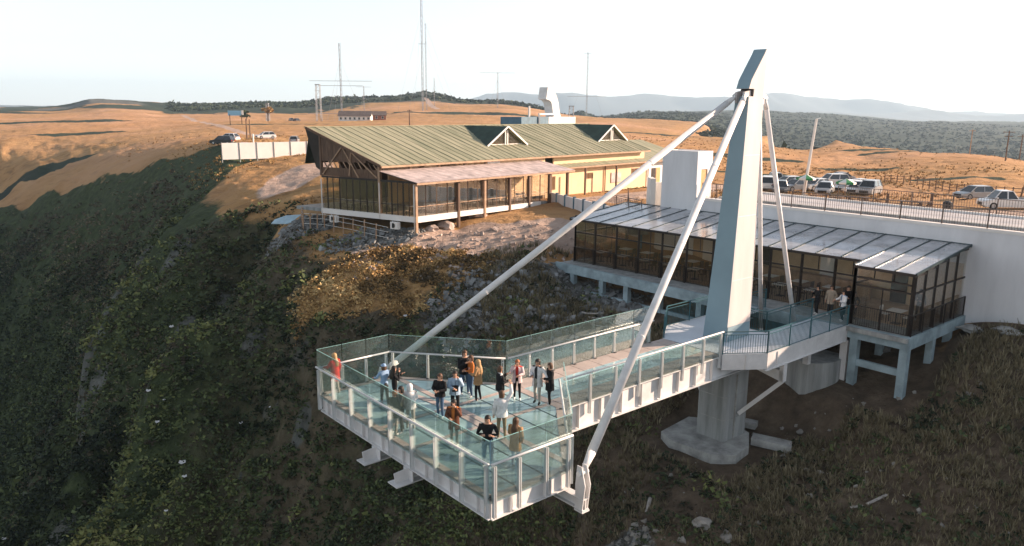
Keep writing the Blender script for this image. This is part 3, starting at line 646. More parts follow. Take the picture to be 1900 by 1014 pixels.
# ================================================================== pylon
pyl = thing('pylon', 'tall leaning wedge-shaped white concrete pylon holding the stays of the skywalk', 'pylon', P(19.5, 0, 0))
def ring(s0, s1, w, z): return [(s0, w/2, z), (s1, w/2, z), (s1, -w/2, z), (s0, -w/2, z)]
zz = np.linspace(0.01, 11.75, 9)
mb = MB(P); mb.loft([ring(18.55+(z/12)*1.0, 20.5+(z/12)*.25, 1.36-(z/12)*.66, z) for z in zz]); mb.build('shaft', M_pylon, pyl)
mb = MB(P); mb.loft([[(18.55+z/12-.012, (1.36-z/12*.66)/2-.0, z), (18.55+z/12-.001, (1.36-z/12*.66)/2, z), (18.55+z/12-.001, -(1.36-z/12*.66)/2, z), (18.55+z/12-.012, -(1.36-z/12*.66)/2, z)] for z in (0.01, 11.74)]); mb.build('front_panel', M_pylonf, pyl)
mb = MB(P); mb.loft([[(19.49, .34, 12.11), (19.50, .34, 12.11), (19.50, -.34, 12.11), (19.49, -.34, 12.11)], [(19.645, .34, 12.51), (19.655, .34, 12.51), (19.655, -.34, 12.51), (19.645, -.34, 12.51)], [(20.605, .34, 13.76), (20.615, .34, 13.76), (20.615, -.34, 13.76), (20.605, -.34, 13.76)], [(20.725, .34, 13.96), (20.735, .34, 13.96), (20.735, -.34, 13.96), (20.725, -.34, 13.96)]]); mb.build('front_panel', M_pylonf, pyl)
MB(P).prism([(18.6, .683), (20.48, .683), (20.48, .69), (18.6, .69)], .01, .75).build('base_shade_panel', M_pylonf, pyl)  # blue-grey strip stands in for the shade low on the sunny face
mb = MB(P); mb.loft([ring(19.9, 20.744, .705, 11.75), ring(19.94, 20.76, .70, 12.1)]); mb.build('neck', M_pylon, pyl)
MB(P).box(19.86, 19.89, -.33, .33, 11.76, 12.09).build('recess', M_dark, pyl)
mb = MB(P); mb.loft([ring(19.5, 20.76, .70, 12.1), ring(19.66, 20.78, .70, 12.5), ring(20.62, 20.86, .70, 13.75), ring(20.74, 20.84, .70, 13.95)]); mb.build('head', M_pylon, pyl)
MB(P).tube((20.75, 0, 13.9), (20.75, 0, 14.9), .015, 5).build('lightning_rod', M_whiter, pyl)
for z in (3.0, 6.1, 9.0):
    k = z/12; MB(P).box(18.6+k, 20.49+k*.25, (1.36-k*.66)/2-.004, (1.36-k*.66)/2+.004, z, z+.03).build('joint_line', M_wallw, pyl)
MB(P).tube((20.6, .60, .1), (20.72, .48, 6), .03, 6).build('conduit', M_whiter, pyl)
for sd in (-1, 1):
    mb = MB(P); mb.hexa([P(19.3, sd*.2-.05, 11.45), P(19.9, sd*.2-.05, 11.4), P(19.9, sd*.2+.05, 11.4), P(19.3, sd*.2+.05, 11.45), P(19.3, sd*.2-.05, 11.95), P(19.9, sd*.2-.05, 12.05), P(19.9, sd*.2+.05, 12.05), P(19.3, sd*.2+.05, 11.95)])
    mb.build('anchor_lug', M_pylon, pyl)
    mb = MB(P); mb.box(20.7, 21.25, sd*.16-.03, sd*.16+.03, 11.4, 11.9); mb.build('anchor_lug', M_white, pyl)
def stay(p, q, r, label, grp):
    t = thing('stay_cable', label, 'stay cable', P(q[0], q[1], q[2]), grp)
    d = Vector(q)-Vector(p); l = d.length; d /= l; P_ = Vector(p); a = P_+d*.55; b = P_+d*(l-.75)
    MB(P).tube(a, b, r, 14).build('tube', M_white, t, smooth=True)
    for k in range(1, 4): c = a.lerp(b, k/4); MB(P).tube(c-d*.018, c+d*.018, r+.008, 14).build('weld_collar', M_white, t)
    MB(P).tube(p, a, r*.55, 10, r).build('tapered_end', M_white, t, smooth=True); MB(P).tube(b, q, r, 10, r*.55).build('tapered_end', M_white, t, smooth=True)
    for e in (p, q): MB(P).bar(Vector(e)-d*.12, Vector(e)+d*.12, .05, .3).build('fork', M_white, t)
    for e in (p, q): MB(P).tube(Vector(e)+Vector((-.14, 0, 0)), Vector(e)+Vector((.14, 0, 0)), .06, 8).build('pin', M_whiter, t)
stay((19.35, -.25, 11.75), (L1, -5.98, .05), .15, 'long white stay tube running down to the far side of the platform', 'front stays of the pylon')
stay((19.35, .25, 11.75), (L1, 5.98, .05), .15, 'long white stay tube ending in the bracket nearest the viewer', 'front stays of the pylon')
stay((21.2, .16, 11.7), (25.3, .75, -1.6), .12, 'short back stay dropping steeply to the gap beside the corridor', 'back stays of the pylon')
stay((21.2, -.16, 11.7), (25.3, -1.5, -1.6), .12, 'short back stay close behind the pylon shaft, ending inside the gap', 'back stays of the pylon')
# pier below
pier = thing('concrete_pier', 'stout grey concrete pier under the pylon on a broken footing slab', 'pier', P(19.5, 0, -5.4))
mb = MB(P); r6 = [(18.6, -.7), (18.75, -.85), (20.5, -.85), (20.65, -.7), (20.65, .7), (20.5, .85), (18.75, .85), (18.6, .7)]
mb.prism(r6, -5.6, -1.2); mb.build('shaft', M_conc, pier)
mb = MB(P); mb.box(18.5, 20.75, -.95, .95, -1.75, -1.18); mb.build('cap', M_conc, pier)
for z in (-2.9, -4.1): MB(P).prism([(18.585, -.707), (18.743, -.864), (20.507, -.864), (20.664, -.707), (20.664, .707), (20.507, .864), (18.743, .864), (18.585, .707)], z, z+.025).build('formwork_joint', M_conc2, pier)
MB(P).box(19.4, 19.48, .85, .93, -5.2, -1.8).build('drain_pipe', M_conc2, pier)
mb = MB(P); mb.prism([(17.3, -2.0), (20.0, -2.3), (21.2, -.6), (20.7, 1.0), (19.3, 1.9), (17.9, 2.1), (17.0, 1.3), (16.8, -1.1)], -5.75, -5.22); mb.build('footing_slab', M_conc2, pier)
mb = MB(P); mb.prism([(20.1, 1.5), (20.8, 1.2), (21.4, 3.0), (20.7, 3.4)], -5.55, -5.18); mb.build('broken_slab', M_conc2, pier)
mb = MB(P); mb.prism([(21.2, .2), (21.8, .1), (22.0, .7), (21.4, .9)], -5.3, -5.0); mb.build('broken_slab', M_conc2, pier)
# rounded abutment that takes the back stays
ab = thing('abutment', 'rounded stained concrete abutment block beneath the railed deck', 'abutment', P(24.8, 0, -4))
mb = MB(P); poly = [(27.2, -2.4), (27.2, 2.9)]+[(25.9+1.6*math.cos(a), 1.6+1.2*math.sin(a)) for a in np.linspace(1.2, 3.14, 8)]+[(26.3+1.0*math.cos(a), -1.2+1.2*math.sin(a)) for a in np.linspace(3.4, 4.8, 5)]
mb.prism(poly, -5.2, -1.95); mb.build('block', M_conc, ab)
for t0 in (-1.5, .75):
    mb = MB(P); mb.box(25.05, 25.6, t0-.3, t0+.3, -1.95, -1.86); mb.box(25.25, 25.35, t0-.2, t0+.2, -1.86, -1.4); mb.build('anchor_plate', M_white, ab)
mb = MB(P); mb.box(26.35, 26.7, 2.6, 3.0, -3.2, -.83); mb.build('bearing_column', M_white, ab)
mb = MB(P); mb.box(24.0, 24.3, 1.8, 2.1, -1.95, -.83); mb.build('bearing_column', M_white, ab)

# ================================================================== glazed pavilion
def sf(t): return 27.35+.055*(t+19)
TL, TR, BL = -18.7, 5.85, 2.85                       # left end, right end, bay's left side
SBAY, SW = 26.75, 33.42
pav = thing('glass_pavilion', 'long glazed cafe pavilion with dark frames and a sloping sheet roof against the white wall', 'pavilion', P(30, -6, -3))
mb = MB(P); mb.box(26.0, SW, TL-.35, TR+.25, -.22, -.004); mb.build('floor_slab', M_conc, pav)
mb = MB(P); mb.box(25.9, 26.15, TL-.6, 2.6, -.62, .012); mb.build('edge_beam', M_concb, pav)
mb = MB(P); mb.box(26.2, 26.5, 2.98, TR+.3, -.62, .012); mb.build('edge_beam', M_concb, pav)
mb = MB(P); mb.box(26.5, SW, TR+.02, TR+.3, -.62, .01); mb.build('edge_beam', M_concb, pav)
for t0 in (-17.6, -14.7, -12.4, -9.6, -6.4, -3.3): 
    mb = MB(P); mb.box(26.0, 26.35, t0-.2, t0+.2, -3.9, -.62); mb.build('column', M_concb, pav)
for t0 in (3.35, TR+.05): mb = MB(P); mb.box(26.25, 26.65, t0-.2, t0+.2, -4.0, -.62); mb.build('column', M_concb, pav)
for s0, t0 in ((29.6, TR+.05), (31.8, TR+.05), (29.6, 3.3), (30, -17), (30, -13), (30, -9), (30, -5)): mb = MB(P); mb.box(s0-.18, s0+.18, t0-.18, t0+.18, -3.2, -.22); mb.build('column', M_concb, pav)
for a, b in ((-17.4, -14.9), (-14.5, -12.6), (-12.2, -9.8), (-9.4, -6.6), (-6.2, -3.5)): mb = MB(P); mb.box(26.08, 26.28, a, b, -2.0, -1.66); mb.build('tie_beam', M_concb, pav)
mb = MB(P); mb.box(26.35, 26.55, 3.55, TR-.15, -2.1, -1.75); mb.build('tie_beam', M_concb, pav)
ZE = 3.15
def roof_z(s, s0): return ZE+.07+(3.98-ZE)*(s-s0)/(SW-s0)
# front posts and panes
nb = 11; tt = [TL+(BL-TL)*i/nb for i in range(nb+1)]
def vpane(a, b, z0, z1, m, gap=.03):
    mb = MB(P); l = math.hypot(b[0]-a[0], b[1]-a[1]); dx, dy = (b[0]-a[0])/l*gap, (b[1]-a[1])/l*gap
    mb.bar((a[0]+dx, a[1]+dy, (z0+z1)/2), (b[0]-dx, b[1]-dy, (z0+z1)/2), .015, z1-z0-.06); return mb.build('pane', m, pav)
def vframe(a, b, zs, mulls, m=None, glassm=None, post=.13, skip=()):
    """one bay of glazing: post at a, transoms at zs, mullions, a pane in each opening"""
    m = m or M_dark; glassm = glassm or M_paneb
    mb = MB(P); mb.bar((a[0], a[1], .0), (a[0], a[1], zs[-1]), post, post, (1, 0, 0)); mb.build('post', m, pav)
    for z in zs[1:]: mb = MB(P); mb.bar((a[0], a[1], z-.04), (b[0], b[1], z-.04), .07, .09); mb.build('transom', m, pav)
    for k in range(len(zs)-1):
        nm = mulls[k]
        for i in range(nm):
            f0, f1 = i/nm, (i+1)/nm; p0 = (a[0]+(b[0]-a[0])*f0, a[1]+(b[1]-a[1])*f0); p1 = (a[0]+(b[0]-a[0])*f1, a[1]+(b[1]-a[1])*f1)
            if (k, i) not in skip: vpane(p0, p1, zs[k]+.02, zs[k+1]-.06, glassm, .05)
            if i: mb = MB(P); mb.bar((p0[0], p0[1], zs[k]+.02), (p0[0], p0[1], zs[k+1]-.08), .045, .045, (1, 0, 0)); mb.build('mullion', m, pav)
for i in range(nb):
    a = (sf(tt[i]), tt[i]); b = (sf(tt[i+1]), tt[i+1])
    vframe(a, b, (0, 2.25, ZE), (2 if i in (0, 3) else 1, 2), glassm=M_paneb if i < 6 else M_panec)
    bar_railing((a[0]-.16, a[1]+.05), (b[0]-.16, b[1]-.05), pav, m=M_dark, step=3, mid=False)
a = (sf(BL), BL); 
vframe((sf(TL), TL), (SW, TL), (0, 2.25, ZE+.3), (3, 3)); 
# bay that steps forward
vframe((SBAY, BL), (SBAY, TR), (0, 2.2, 2.62, ZE), (2, 1, 3), glassm=M_panec)
vframe((SBAY, BL), (a[0]+.1, BL), (0, 2.25, ZE), (1, 1), glassm=M_panec)
nr_ = 5; ss = [SBAY+(SW-.05-SBAY)*i/nr_ for i in range(nr_+1)]
for i in range(nr_):
    z1 = roof_z(ss[i], SBAY)-.1
    vframe((ss[i], TR), (ss[i+1], TR), (0, 2.2, z1), (1, 1), glassm=M_panec, post=.09)
MB(P).bar((SBAY, TR, 0), (SBAY, TR, ZE), .16, .16, (1, 0, 0)).build('post', M_dark, pav)
bar_railing((SBAY-.2, BL), (SBAY-.2, TR+.18), pav, m=M_dark, step=1.5, mid=False); bar_railing((SBAY-.2, TR+.18), (SW-.1, TR+.18), pav, m=M_dark, step=1.4, mid=False)
M_lin = mat('warm_interior_lining', (.62, .44, .27), .7, var=.2, scale=.8); M_fl = mat('timber_floor', (.50, .36, .24), .6, var=.2, scale=2)
MB(P).box(SW-.06, SW-.03, TL, TR-.1, .02, 2.9).build('back_lining', M_lin, pav)
MB(P).box(28.2, SW-.1, TL+.1, TR-.1, .0, .012).build('timber_floor', M_fl, pav)
for t0 in (-16, -11.5, -7, -2.5, 2): MB(P).box(SW-.16, SW-.07, t0, t0+.9, .05, 2.1).build('interior_door', M_dark if t0 in (-7, 2) else M_wallw, pav)
# roof: rafters and sheets
def roof_run(t0, t1, n, s_front, over):
    for i in range(n+1):
        t = t0+(t1-t0)*i/n; s0 = s_front(t)-over
        MB(P).bar((s0, t, ZE+.06), (SW, t, 3.97), .07, .12).build('rafter', M_darkg, pav)
        if i < n:
            tb = t0+(t1-t0)*(i+1)/n; sb = s_front(tb)-over
            MB(P).slab([(s0, t+.035, ZE+.085), (SW, t+.035, 3.995), (SW, tb-.035, 3.995), (sb, tb-.035, ZE+.085)], .02).build('roof_sheet', M_polyc, pav)
    MB(P).bar((s_front(t0)-over, t0, ZE), (s_front(t1)-over, t1, ZE), .1, .14).build('eave_beam', M_dark, pav)
roof_run(TL-.3, BL-.1, 15, sf, .3); roof_run(BL, TR+.12, 3, lambda t: SBAY, .2)
MB(P).box(SW-.1, SW-.02, TL-.3, TR+.15, 3.86, 4.02).build('ridge_beam', M_darkg, pav)
MB(P).box(29.9, 30.0, TL, TR, 3.36, 3.46).build('purlin', M_darkg, pav)

# ================================================================== retaining wall, terrace
wall = thing('retaining_wall', 'long smooth white wall behind the glass pavilion carrying the terrace', 'wall', P(33.5, 8, -3))
MB(P).box(SW+.03, SW+.35, -12.4, 48, -3.8, 4.78).build('wall_face', M_wall, wall)
MB(P).box(SW-.01, SW+.42, -12.4, 48, 4.783, 4.95).build('coping', M_wallw, wall)
MB(P).box(SW+.35, 41.5, -12.7, -12.4, -1, 4.7).build('end_wall', M_wall, wall)
MB(P).box(SW-.25, SW-.02, 6.3, 48, -3.8, -.75).build('plinth', M_conc2, wall)
mb = MB(P); mb.box(SW+.36, 41.5, -12.39, 48, 4.45, 4.74); o = mb.build('terrace_pavement', M_terr, kind='structure')
mb = MB(P); mb.box(41.5, 41.8, -12.39, 48, 1.0, 4.86); o = mb.build('terrace_kerb', M_wallw, kind='structure')
MB(P).box(36.0, 36.35, -12.3, 48, 4.741, 4.86).build('terrace_kerb', M_conc, kind='structure')
tf = thing('terrace_railing', 'long brown bar railing along the top of the white retaining wall', 'railing', P(33.7, 10, 4.95))
M_railb = mat('brown_railing_paint', (.12, .085, .07), .5, var=.2)
bar_railing((SW+.2, -9.7), (SW+.2, 46), tf, h=1.05, step=2.3, m=M_railb, mid=False, sp=.14, zof=(4.95, 4.95))
tb_ = thing('terrace_railing', 'low dark railing at the back edge of the terrace before the parked cars', 'railing', P(41.6, 10, 4.86))
bar_railing((41.65, -6), (41.65, 46), tb_, h=.95, step=2.6, m=M_railb, mid=False, sp=.16, zof=(4.86, 4.86))
# stair house
sh = thing('stair_house', 'white cubic stair house with an orange door on the terrace corner', 'stair house', P(33.5, -12, 4.7))
X0, X1, Y0, Y1 = 33.3, 35.1, -15.6, -12.42
mb = MB(P); mb.box(X0, X0+.2, Y0, Y1, -1.5, 8.25); mb.build('wall', M_wall, sh)
mb = MB(P); mb.box(X1-.2, X1, Y0, Y1, 1, 8.249); mb.build('wall', M_wall, sh)
mb = MB(P); mb.box(X0+.2, X1-.2, Y0, Y0+.2, 0, 8.24); mb.build('wall', M_wallw, sh)
mb = MB(P); mb.box(X0+.2, X0+.5, Y1-.2, Y1, 4.7, 8.24); mb.box(X0+1.25, X1-.2, Y1-.2, Y1, 4.7, 8.24); mb.box(X0+.5, X0+1.25, Y1-.2, Y1, 6.95, 8.24); mb.build('wall', M_wallw, sh)
MB(P).box(X0+.02, X1-.02, Y0+.02, Y1-.02, 8.1, 8.2).build('roof', M_wallw, sh)
M_orange = mat('orange_door_wood', (.62, .33, .13), .6, var=.15, scale=2)
dr = MB(P).box(X0+.52, X0+1.23, Y1-.12, Y1-.06, 4.76, 6.92).build('door', M_orange, sh)
MB(P).box(X0+1.12, X0+1.17, Y1-.06, Y1-.01, 5.8, 5.86).build('handle', M_black, dr)
sr = thing('door_railing', 'short thin railing in front of the orange stair-house door', 'railing', P(34.5, -11.6, 4.95))
bar_railing((33.75, -12.2), (33.75, -9.8), sr, h=1.05, step=1.2, m=M_railb, mid=False, zof=(4.95, 4.95), sp=.2)
# ================================================================== restaurant
FZ = 2.2
res = thing('restaurant', 'long restaurant hall under a moss-green sheet roof with two dormers and a glazed veranda', 'restaurant', Q(10, 5, 1.5))
def rp(u, v, dz=0): return 6.43+.353*(v-3.6)+dz
RU0, RU1, RV0, RV1 = -.25, 42.0, 3.35, 12.1
# roof sheets, front slope and back slope, one sheet after another
ns = 46
proto = None
for i in range(ns):
    u0 = RU0+(RU1-RU0)*i/ns; u1 = RU0+(RU1-RU0)*(i+1)/ns-.02; m_ = MB(Q)
    nrib = 5; lift = .012*((i*7) % 3)
    for k in range(nrib):
        a0 = u0+(u1-u0)*k/nrib; a1 = u0+(u1-u0)*(k+1)/nrib; am = (a0+a1)/2; h = .018
        sk = -1.0*(1-k/nrib/1.0) if i == 0 else 0
        V = [Q(a0, RV0, rp(0, RV0, lift)), Q(am, RV0, rp(0, RV0, h+lift)), Q(a1, RV0, rp(0, RV0, lift)), Q(a0, RV1, rp(0, RV1, lift)), Q(am, RV1, rp(0, RV1, h+lift)), Q(a1, RV1, rp(0, RV1, lift))]
        m_.add(V, [(0, 1, 4, 3), (1, 2, 5, 4)])
    m_.bar((u1, RV0, rp(0, RV0, .03)), (u1, RV1, rp(0, RV1, .03)), .07, .07)
    m_.slab([(u0, RV0, rp(0, RV0, -.01)), (u1, RV0, rp(0, RV0, -.01)), (u1, RV1, rp(0, RV1, -.01)), (u0, RV1, rp(0, RV1, -.01))], .04)
    m_.build('roof_sheet', M_roof, res)
# verge boards, ridge cap, back slope
MB(Q).bar((RU0-.06, RV0, rp(0, RV0, -.02)), (RU0-.06, RV1, rp(0, RV1, -.02)), .08, .22).build('verge_board', M_timber, res)
MB(Q).bar((RU0-.1, RV1, rp(0, RV1, .03)), (RU1, RV1, rp(0, RV1, .03)), .3, .06).build('ridge_cap', M_roof, res)
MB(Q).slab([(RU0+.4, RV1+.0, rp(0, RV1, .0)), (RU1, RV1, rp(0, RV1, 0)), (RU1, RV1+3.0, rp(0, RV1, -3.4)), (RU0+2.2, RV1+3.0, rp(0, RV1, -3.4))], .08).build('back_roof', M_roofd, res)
MB(Q).bar((RU0, RV0-.04, rp(0, RV0, -.1)), (RU1, RV0-.04, rp(0, RV0, -.1)), .08, .16).build('gutter', M_timberl, res)
for i in range(16): 
    u0 = .3+i*2.75; MB(Q).bar((u0, RV0+.1, rp(0, RV0, -.14)), (u0, RV1, rp(0, RV1, -.14)), .1, .14).build('rafter', M_timber, res)
# floor beam and slab
MB(Q).box(0, 17.6, .05, RV1+2, FZ-.3, FZ-.005).build('floor_slab', M_conc, res); MB(Q).box(.2, 17.4, .2, RV1+1.8, FZ-.002, FZ+.012).build('tiled_floor', M_pave, res)
MB(Q).box(6.0, 17.4, 9.0, 9.1, FZ+.02, 6.0).build('inner_wall', M_yellow, res)
MB(Q).box(-.12, .12, -.12, 10.75, FZ-.42, FZ+.05).build('edge_beam', M_wallw, res)
MB(Q).box(.14, 4.75, -.12, .12, FZ-.46, FZ+.045).build('edge_beam', M_wallw, res); MB(Q).box(4.78, 16.2, -.12, .12, FZ-.40, FZ+.05).build('edge_beam', M_wallw, res)
# veranda posts and glazing on the sunny front
VE = 5.0
ucols = [0, 4.9, 10.2, 11.9, 16.2]
for u0 in (0, 4.9, 8.2, 11.6, 14.4, 17.5, 20.4):
    zb = gz(*Q(u0, 0).xy)-.4; MB(Q).box(u0-.11, u0+.11, -.2, .04, zb, VE).build('post', M_timber if u0 not in (0, 8.2) else M_timberl, res)
def rpane(a, b, z0, z1, m=M_panec):
    mb = MB(Q); mb.bar((a[0], a[1], (z0+z1)/2), (b[0], b[1], (z0+z1)/2), .015, z1-z0); mb.build('pane', m, res)
nv = 14
for i in range(nv):
    u0 = 17.5*i/nv; u1 = 17.5*(i+1)/nv
    MB(Q).bar((u0, .06, FZ), (u0, .06, VE), .07, .07).build('mullion', M_timber if i % 2 else M_timberl, res)
    MB(Q).bar((u0+.04, .06, FZ+.85), (u1-.04, .06, FZ+.85), .05, .06).build('transom', M_timberl, res)
    rpane((u0+.04, .06), (u1-.04, .06), FZ+.06, FZ+.81); rpane((u0+.04, .06), (u1-.04, .06), FZ+.9, VE-.12)
MB(Q).bar((0, .06, VE-.05), (20.4, .06, VE-.05), .1, .14).build('head_beam', M_timberl, res)
# canopy over the veranda
nc = 24
for i in range(nc):
    u0 = -.15+21.3*i/nc; u1 = -.15+21.3*(i+1)/nc-.02
    m_ = MB(Q); um = (u0+u1)/2
    for a0, a1, h0, h1 in ((u0, um, 0, .03), (um, u1, .03, 0)):
        m_.add([Q(a0, -.45, VE+.12+h0), Q(a1, -.45, VE+.12+h1), Q(a1, 3.75, VE+.92+h1), Q(a0, 3.75, VE+.92+h0)], [(0, 1, 2, 3)])
    m_.slab([(u0, -.45, VE+.11), (u1, -.45, VE+.11), (u1, 3.75, VE+.91), (u0, 3.75, VE+.91)], .02)
    m_.build('canopy_sheet', M_canopy, res)
for i in range(18): MB(Q).bar((.1+i*1.2, -.4, VE+.03), (.1+i*1.2, 3.7, VE+.82), .06, .1).build('canopy_rafter', M_timber, res)
MB(Q).bar((-.2, -.42, VE+.0), (21.1, -.42, VE+.0), .06, .16).build('canopy_fascia', M_timberl, res)
# clerestory wall between canopy and main eave
for i, u0 in enumerate((0, 3.4, 6.8, 10.2, 13.0)): 
    MB(Q).box(u0-.12, u0+.12, 3.68, 3.9, FZ, 6.3).build('post', M_timberl, res)
for a, b in ((.15, 3.25), (3.55, 6.65), (6.95, 10.05), (10.35, 12.85)): MB(Q).bar((a, 3.8, 6.1), (b, 3.8, 6.1), .03, .42).build('clerestory_pane', M_paneb, res)
MB(Q).box(15.0, 22.0, 3.75, 3.95, FZ, 6.28).build('wall', M_yellow, res)
MB(Q).box(13.2, 14.98, 3.72, 3.9, VE+.75, 6.28).build('wall', M_wallw, res)
# gable end: lower glazing, boarded upper part with braces and fretwork openings
gv = [0, .62, 1.24, 1.86, 2.5, 3.14, 3.78, 4.55, 5.3, 6.1, 6.9, 7.7, 8.5, 9.3, 10.0, 10.64]
for k in range(len(gv)-1):
    v0, v1 = gv[k], gv[k+1]
    MB(Q).bar((0, v0, FZ), (0, v0, VE+.1), .09, .07 if k % 2 else .13).build('mullion', M_dark, res)
    MB(Q).bar((0, v0+.05, FZ+.95), (0, v1-.05, FZ+.95), .05, .06).build('transom', M_dark, res)
    rpane((0, v0+.06), (0, v1-.06), FZ+.06, FZ+.9, M_paneb); rpane((0, v0+.06), (0, v1-.06), FZ+1.0, VE, M_paneb)
MB(Q).bar((0, 0, VE+.1), (0, 10.64, VE+.1), .12, .16).build('tie_beam', M_dark, res)
for v0 in (0, 3.78, 10.64): MB(Q).tube((-.1, v0, FZ-1.3 if v0 != 3.78 else FZ-.4), (-.1, v0, VE-.1), .05, 8).build('downpipe', M_wallw, res, smooth=True)
def gtop(v): return rp(0, v, -.2)
nbd = 23
for k in range(nbd):                                   # vertical boards above a band of cut-out openings
    v0 = 3.85+(10.6-3.85)*k/nbd; v1 = 3.85+(10.6-3.85)*(k+1)/nbd-.02; zt = min(gtop(v0), gtop(v1))
    MB(Q).box(-.03, .03, v0, v1, VE+.2, min(VE+.95, zt-.02)).build('board', M_timber, res)
    if zt > VE+1.75: MB(Q).box(-.03, .03, v0, v1, VE+1.5, zt-.02).build('board', M_timber, res)
    if k % 2 and zt > VE+1.1: MB(Q).bar((0, v0-.1, VE+.93), (0, v1+.05, min(VE+1.52, zt-.05)), .05, .09).build('fretwork', M_timberl if k % 3 else M_timber, res)
for a, b in (((-.1, 4.0, VE+.3), (-.1, 6.9, gtop(6.9))), ((-.1, 6.9, gtop(6.9)), (-.1, 7.2, VE+.3)), ((-.1, 10.4, VE+.3), (-.1, 8.0, gtop(8.0))), ((-.1, 6.1, VE+.2), (-.1, 7.9, gtop(7.9)))):
    MB(Q).bar(a, b, .09, .11).build('brace', M_timberl, res)
for v0 in (3.78, 7.1, 10.64): MB(Q).box(-.1, .1, v0-.1, v0+.1, VE+.19, gtop(v0)).build('post', M_timber, res)
# overhanging dark panel at the ridge end
mb = MB(Q); mb.hexa([Q(-.3, 12.1, 9.3), Q(.0, 10.7, 8.85), Q(.0, 10.72, 5.6), Q(-.02, 11.3, 5.9), Q(-.1, 12.2, 9.35), Q(.2, 10.8, 8.9), Q(.2, 10.82, 5.6), Q(.18, 11.4, 5.9)]); mb.build('gable_fin', M_dark, res)
# back and interior walls
MB(Q).box(5, 42, RV1+1.9, RV1+2.1, 1.5, 7.6).build('wall', M_timber, res)
MB(Q).box(24, 42, 4.15, 4.3, 6.0-.9, 6.3).build('wall', M_yellow, res)
# dormers
for u0, hw in ((19.4, 3.0), (38.6, 3.0)):
    zf = 7.50; vf = 6.6; za = 9.42; vb = 12.0
    dm = MB(Q).prism([(u0-hw+.35, vf+.05), (u0+hw-.35, vf+.05), (u0+hw-.35, vf+.1), (u0-hw+.35, vf+.1)], zf, zf+.1).build('dormer', M_wallw, res)
    mb = MB(Q); mb.loft([[(u0-hw+.4, vf+.1, zf+.05), (u0+hw-.4, vf+.1, zf+.05), (u0, vf+.1, za-.22)], [(u0-hw+.4, vf+.16, zf+.05), (u0+hw-.4, vf+.16, zf+.05), (u0, vf+.16, za-.22)]]); mb.build('gable_panel', M_paneb, dm)
    for sd in (-1, 1):
        mb = MB(Q); n_d = 5
        vk = 3.6+(zf-6.43)/.353
        mb.slab([(u0+sd*hw, vf-.25, zf), (u0, vf-.25, za), (u0, vb, za+.02), (u0+sd*hw, vf+.75, zf+.05)], .06); mb.build('dormer_roof', M_roofd if sd < 0 else M_roof, dm)  # slope away from the sun is darker by colour, as shade
        mb = MB(Q); mb.bar((u0+sd*(hw+.12), vf-.3, zf-.06), (u0, vf-.3, za-.02), .07, .17); mb.build('barge_board', M_wallw, dm)
    for du in (-.12, .22): MB(Q).box(u0+du, u0+du+.12, vf-.02, vf+.08, zf+.05, za-.4).build('king_post', M_wallw, dm)
# white roof plant on the far side: box, blue tank, curved duct
pl = thing('rooftop_kitchen_vent', 'white box with a tall curved white exhaust duct rising behind the green roof', 'vent', Q(38, 15.5, 7))
MB(Q).box(36.6, 42.1, 14, 17, 7.2, 10.3).build('plant_box', M_wallw, pl)
M_bluep = mat('blue_grey_cladding', (.11, .20, .26), .6, var=.2)
MB(Q).box(31.4, 36.58, 14, 17, 7.2, 10.28).build('plant_box', M_bluep, pl)
path = [(38.9, 14.9, 9.9), (38.5, 14.9, 10.9), (38.3, 14.9, 11.8), (38.0, 14.9, 12.5), (37.4, 14.9, 13.05), (36.6, 14.9, 13.2)]
mb = MB(Q); rings = []
for i, p in enumerate(path):
    q = path[min(i+1, 5)]; o_ = path[max(i-1, 0)]; dx, dz = q[0]-o_[0], q[2]-o_[2]; l = math.hypot(dx, dz); nx, nz_ = -dz/l, dx/l; w = .65 if i < 4 else .75
    rings.append([(p[0]+nx*w, p[1]-.6, p[2]+nz_*w), (p[0]-nx*w, p[1]-.6, p[2]-nz_*w), (p[0]-nx*w, p[1]+.6, p[2]-nz_*w), (p[0]+nx*w, p[1]+.6, p[2]+nz_*w)])
mb.loft(rings); mb.build('duct', M_white, pl)
MB(Q).tube((33.6, 14.6, 10.2), (33.6, 14.6, 11.6), .12, 8).build('vent_pipe', M_wallw, pl)
MB(Q).bar((34.6, 13.9, 9.4), (34.6, 13.9, 10.75), .2, .2).build('pipe', M_wallw, pl); MB(Q).bar((34.5, 13.9, 10.65), (38.4, 13.9, 10.65), .2, .2).build('pipe', M_wallw, pl)
# air conditioners hung below the gable floor
for v0 in (9.0, 1.9):
    ac = thing('air_conditioner', 'white air conditioner unit hung under the gable floor '+('near the far corner' if v0 > 5 else 'close to the sunny corner'), 'air conditioner', Q(-.3, v0, FZ-1.2), 'air conditioners below the restaurant floor')
    MB(Q).box(-.45, -.14, v0-.4, v0+.4, FZ-1.1, FZ-.5).build('casing', M_wallw, ac)
    mb = MB(Q); mb.tube((-.475, v0+.08, FZ-.8), (-.452, v0+.08, FZ-.8), .22, 14); mb.build('fan_grille', M_black, ac)
    for dv in (-.3, .3): MB(Q).bar((-.3, v0+dv, FZ-1.15), (-.3, v0+dv, FZ-.42), .04, .04).build('bracket', M_whiter, ac)
